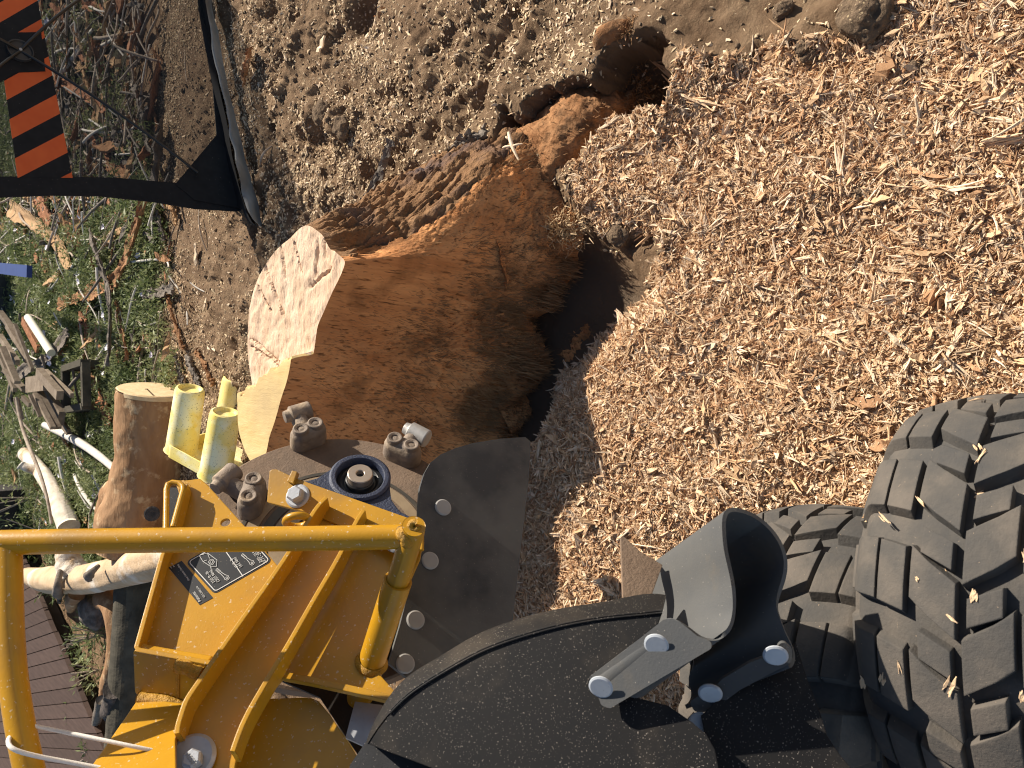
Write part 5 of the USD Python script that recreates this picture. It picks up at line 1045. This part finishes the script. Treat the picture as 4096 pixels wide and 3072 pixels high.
obj('charred_end', tube([G(450, 2760, .2), G(462, 2800, .16), G(468, 2860, .08)], [.06, .085, .05], 22, 30, 1, .5, 9), M['charred'], t_, smooth=True)
obj('spike', tube([G(404, 2800, .2), G(392, 2860, .15), G(374, 2925, .08)], [.028, .03, .018], 14, 20, 1, .2, 11), M['bark_grey'], t_, smooth=True)
single('sleeper', tube([G(548, 2250, .10), G(535, 2500, .10), G(515, 2800, .10), G(500, 3000, .10)], [.125, .12, .125, .12], 40, 80, .9, .14, 77), M['sleeper'], 'old grey timber sleeper lying behind the brown branch', 'sleeper', smooth=False)
single('bark_strip', bark_strip([(362, 2860), (368, 2950), (378, 3010)], 34, .06, 260), M['bark_grey'], 'shredded white bark at the tip of the brown branch', 'bark', smooth=45)
single('stone', (lump(.13, np.random.default_rng(3), 4, .25, .7)[0] + G(380, 2440, .08), lump(.13, np.random.default_rng(3), 4, .25, .7)[1]), M['bark_grey'], 'grey stone between the forked log and the brown branch', 'stone', smooth=True)
# peeled stick, garden cane
def stick(px, wpx, z0, mat, lab, name='stick', seed=0):
    pts = [G(x, y, z0) for x, y in px]; D = np.mean([(q - CAM) @ cd for q in pts]); r_ = wpx / F * D / 2
    single(name, tube(pts, [r_, r_ * 1.1, r_ * .8], 12, 40, 1, .15, seed), M[mat], lab, name, smooth=True)
stick([(178, 1700), (277, 1747), (380, 1812), (468, 1885)], 30, .14, 'twig_pale', 'white peeled stick running down to the sawn log', seed=3)
stick([(66, 1590), (84, 1690), (136, 1834), (206, 2095)], 13, .42, 'twig', 'long thin garden cane leaning across the white log', 'cane', seed=4)
stick([(190, 1660), (250, 1720), (330, 1770), (370, 1800)], 26, .10, 'bark_grey', 'rough grey branch under the peeled stick', seed=5)
# blue board, black pot, pipe
single('board', box_between(G(-60, 1066, .45), G(118, 1086, .45), .075, .03), M['blue'], 'blue painted board end poking in at the left edge', 'board', smooth=False)
pc = GG(40, 1160)
single('plant_pot', lathe(pc, np.array([.1, -.2, 1.0]), [(0, .02), (.22, .02), (.25, 0), (.28, .36), (.30, .36), (.30, .40), (.275, .40), (.22, .05), (0, .05)], 40), M['pot'], 'black plastic plant pot at the left edge below the blue board', 'pot', smooth=30)
single('pipe', tube([G(112, 1270, .16), G(205, 1412, .16)], .028, 16), M['pvc'], 'cream plastic pipe lying in the timber pile', 'pipe', smooth=40)
OFF = [((92, 1281), (152, 1398), 34, .13, 'bark_red', 'red brown board beside the cream pipe'), ((0, 1345), (70, 1450), 22, .3, 'timber', 'offcut lying at the left end of the pile'), ((10, 1390), (70, 1530), 14, .34, 'timber', 'thin lath crossing to the grey bark'), ((60, 1300), (130, 1480), 16, .26, 'timber', 'lath beside the red brown board'),
       ((30, 1300), (110, 1440), 26, .22, 'timber', 'broad offcut under the laths'), ((157, 1488), (240, 1582), 36, .30, 'timber', 'pale wide board end pointing at the weeds'), ((184, 1485), (288, 1582), 18, .24, 'timber', 'narrow board end beside the pale wide board'), ((112, 1540), (182, 1530), 62, .30, 'timber', 'short square block end in the pile'),
       ((160, 1530), (246, 1675), 62, .22, 'timber', 'wide flat panel under the block'), ((120, 1580), (160, 1665), 12, .34, 'timber', 'thin lath below the block'), ((141, 1575), (212, 1712), 14, .3, 'timber', 'long lath along the panel'), ((160, 1570), (232, 1712), 12, .27, 'timber', 'second long lath along the panel'),
       ((180, 1600), (275, 1730), 26, .18, 'timber', 'grey board under the panel'), ((65, 1592), (86, 1680), 14, .40, 'timber', 'upright looking lath at the cane'), ((0, 1250), (60, 1330), 18, .2, 'timber', 'lath end under the pot'), ((90, 1590), (120, 1620), 20, .26, 'timber', 'little offcut beside the cane'),
       ((0, 1420), (60, 1560), 20, .24, 'timber', 'offcut on the shaded left of the pile'), ((20, 1480), (100, 1560), 12, .30, 'timber', 'thin lath under the grey bark')]
for k, (a, b, w, z, m, lab) in enumerate(OFF):
    A, B = G(*a, z), G(*b, z - .03); D = (A - CAM) @ cd
    single('timber_offcut', box_between(A, B, w / F * D, .022 + .01 * (k % 3)), M[m], lab, 'offcut', smooth=False)
cr_ = thing('wooden_crate', 'open slatted wooden crate in shadow beside the rusty bark', 'crate', G(300, 1650, 0))
ca, cb = G(265, 1640, .15), G(345, 1625, .15); cw = unit(cb - ca); cn = np.cross([0, 0, 1.0], cw); cn = cn if cn[1] > 0 else -cn
L_ = np.linalg.norm(cb - ca)
for nm, o, e_, w_, h_ in [('beam', ca, cb, .06, .08), ('beam', ca + cn * .28, cb + cn * .28, .06, .08), ('beam', ca, ca + cn * .28, .06, .07), ('beam', cb, cb + cn * .28, .06, .07)] + \
        [('post', ca + cw * (L_ * s) - [0, 0, .04] + cn * q, ca + cw * (L_ * s) - [0, 0, .30] + cn * q, .06, .05) for s in (.12, .5, .88) for q in (0.0, .28)] + [('slat', ca + cw * .03 - [0, 0, z] , cb - cw * .03 - [0, 0, z], .02, .06) for z in (.14, .25)]:
    obj(nm, box_between(o, e_, w_ * .7, h_ * .7, (0, 0, 1.0) if nm != 'post' else cw), M['dark_timber'] if nm == 'slat' else M['sleeper'], cr_, smooth=False)
# yellow plastic stand with four pegs lying on its side
yd = thing('yellow_stand', 'dirty yellow plastic stand with round pegs behind the stump', 'stand', GG(800, 1850))
DY = 3.35
A_ = unit(P(765, 1552, DY - .085) - P(731, 1790, DY))
def perp_pt(base, px, py, axis):        # the point seen at px, py on the plane through base square to axis
    return Plane(base, axis)(px, py)
B0 = P(885, 1940, DY); T0 = perp_pt(B0, 662, 1815, A_); T1 = perp_pt(B0, 1045, 1880, A_)
uu, vv_ = T0 - B0, T1 - B0; T2 = T0 + vv_
YP = Plane(B0, A_); po = Polygon(YP.to2([B0, T0, T2, T1])).buffer(.0).buffer(-.03).buffer(.03, quad_segs=8)
obj('base', extrude(YP, po, .008), M['plastic_yellow'], yd, smooth=30)
obj('rim', extrude(YP.off(.05), po.difference(po.buffer(-.006)), .051), M['plastic_yellow'], yd, smooth=30)
pg = .315
for px_, py_ in [(761, 1552), (902, 1646), (946, 1512), (1085, 1602)]:
    c0 = YP.off(pg)(px_, py_) - A_ * pg
    obj('peg', lathe(c0, A_, [(.076, 0), (.070, .01), (.064, pg - .02), (.060, pg - .004), (.052, pg), (.046, pg - .003), (.041, pg - .014), (0, pg - .018)], 40), M['plastic_yellow'], yd, smooth=35)
# timber deck
dk = thing('timber_deck', 'dark brown timber deck at the lower left of the yard', 'deck', G(150, 2700, 0))
DZ = .14; e0, e1_ = G(142, 2360, DZ), G(372, 2900, DZ); ed = unit(e1_ - e0); e0 = e0 - ed * .6; bdv = unit([-.31, .95, 0]); pvv = np.array([bdv[1], -bdv[0], 0])
for k in range(24):
    o0 = (e0 @ pvv) + .15 - k * .0985; 
    ms_ = []
    qs = []
    for o in (o0, o0 - .0925):
        tt_ = (o - e0 @ pvv) / (ed @ pvv); pt = e0 + ed * tt_; qs.append((pt, pt + bdv * (4.5 + .1 * (k % 3))))
    (a, b), (c, d_) = qs
    top = np.array([a, b, d_, c]); top[:, 2] = DZ + .002 * (k % 3); v = np.vstack([top, top - [0, 0, .03]])
    obj('plank', (v, np.array([[0, 1, 2, 3], [7, 6, 5, 4], [0, 4, 5, 1], [1, 5, 6, 2], [2, 6, 7, 3], [3, 7, 4, 0]])), M['deck'], dk, smooth=False)
obj('bearer', box_between(e0 + ed * .2 + bdv * .15 - [0, 0, .075], e0 + ed * 3.2 + bdv * .15 - [0, 0, .075], .05, .09), M['dark_timber'], dk, smooth=False)
single('garden_wall', box_between(G(120, 1950, 0) + [0, .15, .35], G(118, 2365, 0) + [-.05, .2, .35], .3, .7), M['dark_timber'], 'low dark wall behind the white bleached log', 'wall', smooth=False)
# leafy plants by the deck and the wall
def plant(x, y, n_, R_, H_, lab, seed, l=.05, w=.014):
    g_ = GG(x, y); t_ = thing('leafy_plant', lab, 'plant', g_); rg_ = np.random.default_rng(seed)
    v, f = leaf_tuft(n_, R_, H_, rg_, w, l); obj('leaves', (v + g_, f), M['leaf'], t_, smooth=False)
    obj('stem', cat([tube([g_, g_ + [rg_.uniform(-1, 1) * R_ * .6, rg_.uniform(-1, 1) * R_ * .6, H_ * .9]], .004, 6) for _ in range(5)]), M['twig'], t_, smooth=True)
plant(130, 1990, 160, .28, .35, 'bushy green plant in front of the dark wall', 1); plant(170, 2130, 120, .22, .25, 'small leafy plant between the wall and the guard bar', 2)
plant(160, 2330, 90, .15, .28, 'dark leafed plant beside the white log tip', 3); plant(350, 2560, 70, .13, .16, 'young weed beside the deck edge', 4, .06, .012); plant(415, 2540, 130, .14, .2, 'green weed under the brown branch', 5, .06, .012)
plant(400, 2680, 120, .14, .18, 'low weed left of the brown branch', 6); plant(360, 2810, 80, .12, .14, 'little weed at the deck corner', 7); plant(440, 2980, 110, .12, .18, 'leafy weed below the charred end', 8); plant(20, 1900, 200, .35, .3, 'clump of broad green leaves at the far left', 9, .06, .02)
plant(60, 1400, 60, .15, .3, 'dark ivy over the timber pile', 10); plant(250, 2340, 60, .12, .2, 'sprig of leaves by the forked log', 11)

# the larger splinters on top of the chips, each a thing of its own
used_labels = set(); rs = np.random.default_rng(91); pool = [frayed(.075 * rs.uniform(.7, 1.5), .011 * rs.uniform(.7, 1.6), .004, rs, 6) for _ in range(6)] + [sliver(.085 * rs.uniform(.6, 1.3), .009, .004, rs, rs.uniform(-.3, .3), 9, .3) for _ in range(6)]
for k in range(75):
    while True:
        x, y = rs.uniform(2250, 4080), rs.uniform(20, 1950)
        g = GG(x, y, .012)
        if CHIPS.buffer(-.05).contains(shapely.Point(g[0], g[1])): break
    v, f = pool[k % 12]; a, b_ = rs.uniform(0, 6.28), rs.normal(0, .12); c, s_0 = math.cos(a), math.sin(a); sc_ = rs.uniform(.6, 1.15)
    v = (v * sc_) @ np.array([[c, s_0, b_], [-s_0, c, 0], [0, 0, 1]])
    Ls = np.ptp(v[:, :2], axis=0).max(); size = 'short' if Ls < .05 else 'long' if Ls > .085 else 'middling'
    col_ = ('tan', 'pale', 'brown', 'cream')[(k * 7) % 4]; kind_ = 'frayed splinter' if k % 12 < 6 else 'curved splinter'; deg = math.degrees(math.atan2(c * (1 if abs(c) > 0 else 1), s_0)) % 180
    way = 'pointing at the tyres' if deg < 45 or deg > 135 else 'lying crosswise'
    where = ('near the soil bank' if y < 420 else 'beside the near tyre' if x > 3200 and y > 1450 else 'by the edge of the pit' if x < 2650 and y > 900 else 'close to the torn root' if x < 2750 else 'at the far right edge of the chips' if x > 3750 else 'in the upper open chips' if y < 900 else 'in the middle of the open chips' if y < 1400 else 'on the chips above the belt loop')
    lab_ = f'{size} {col_} {kind_} {way} {where}'
    if lab_ in used_labels: continue
    used_labels.add(lab_)
    single('wood_splinter', (v + g, f), M[f'chip{(k * 7) % 4}'], lab_, 'wood splinter', 'long splinters on the wood chips', smooth=False)
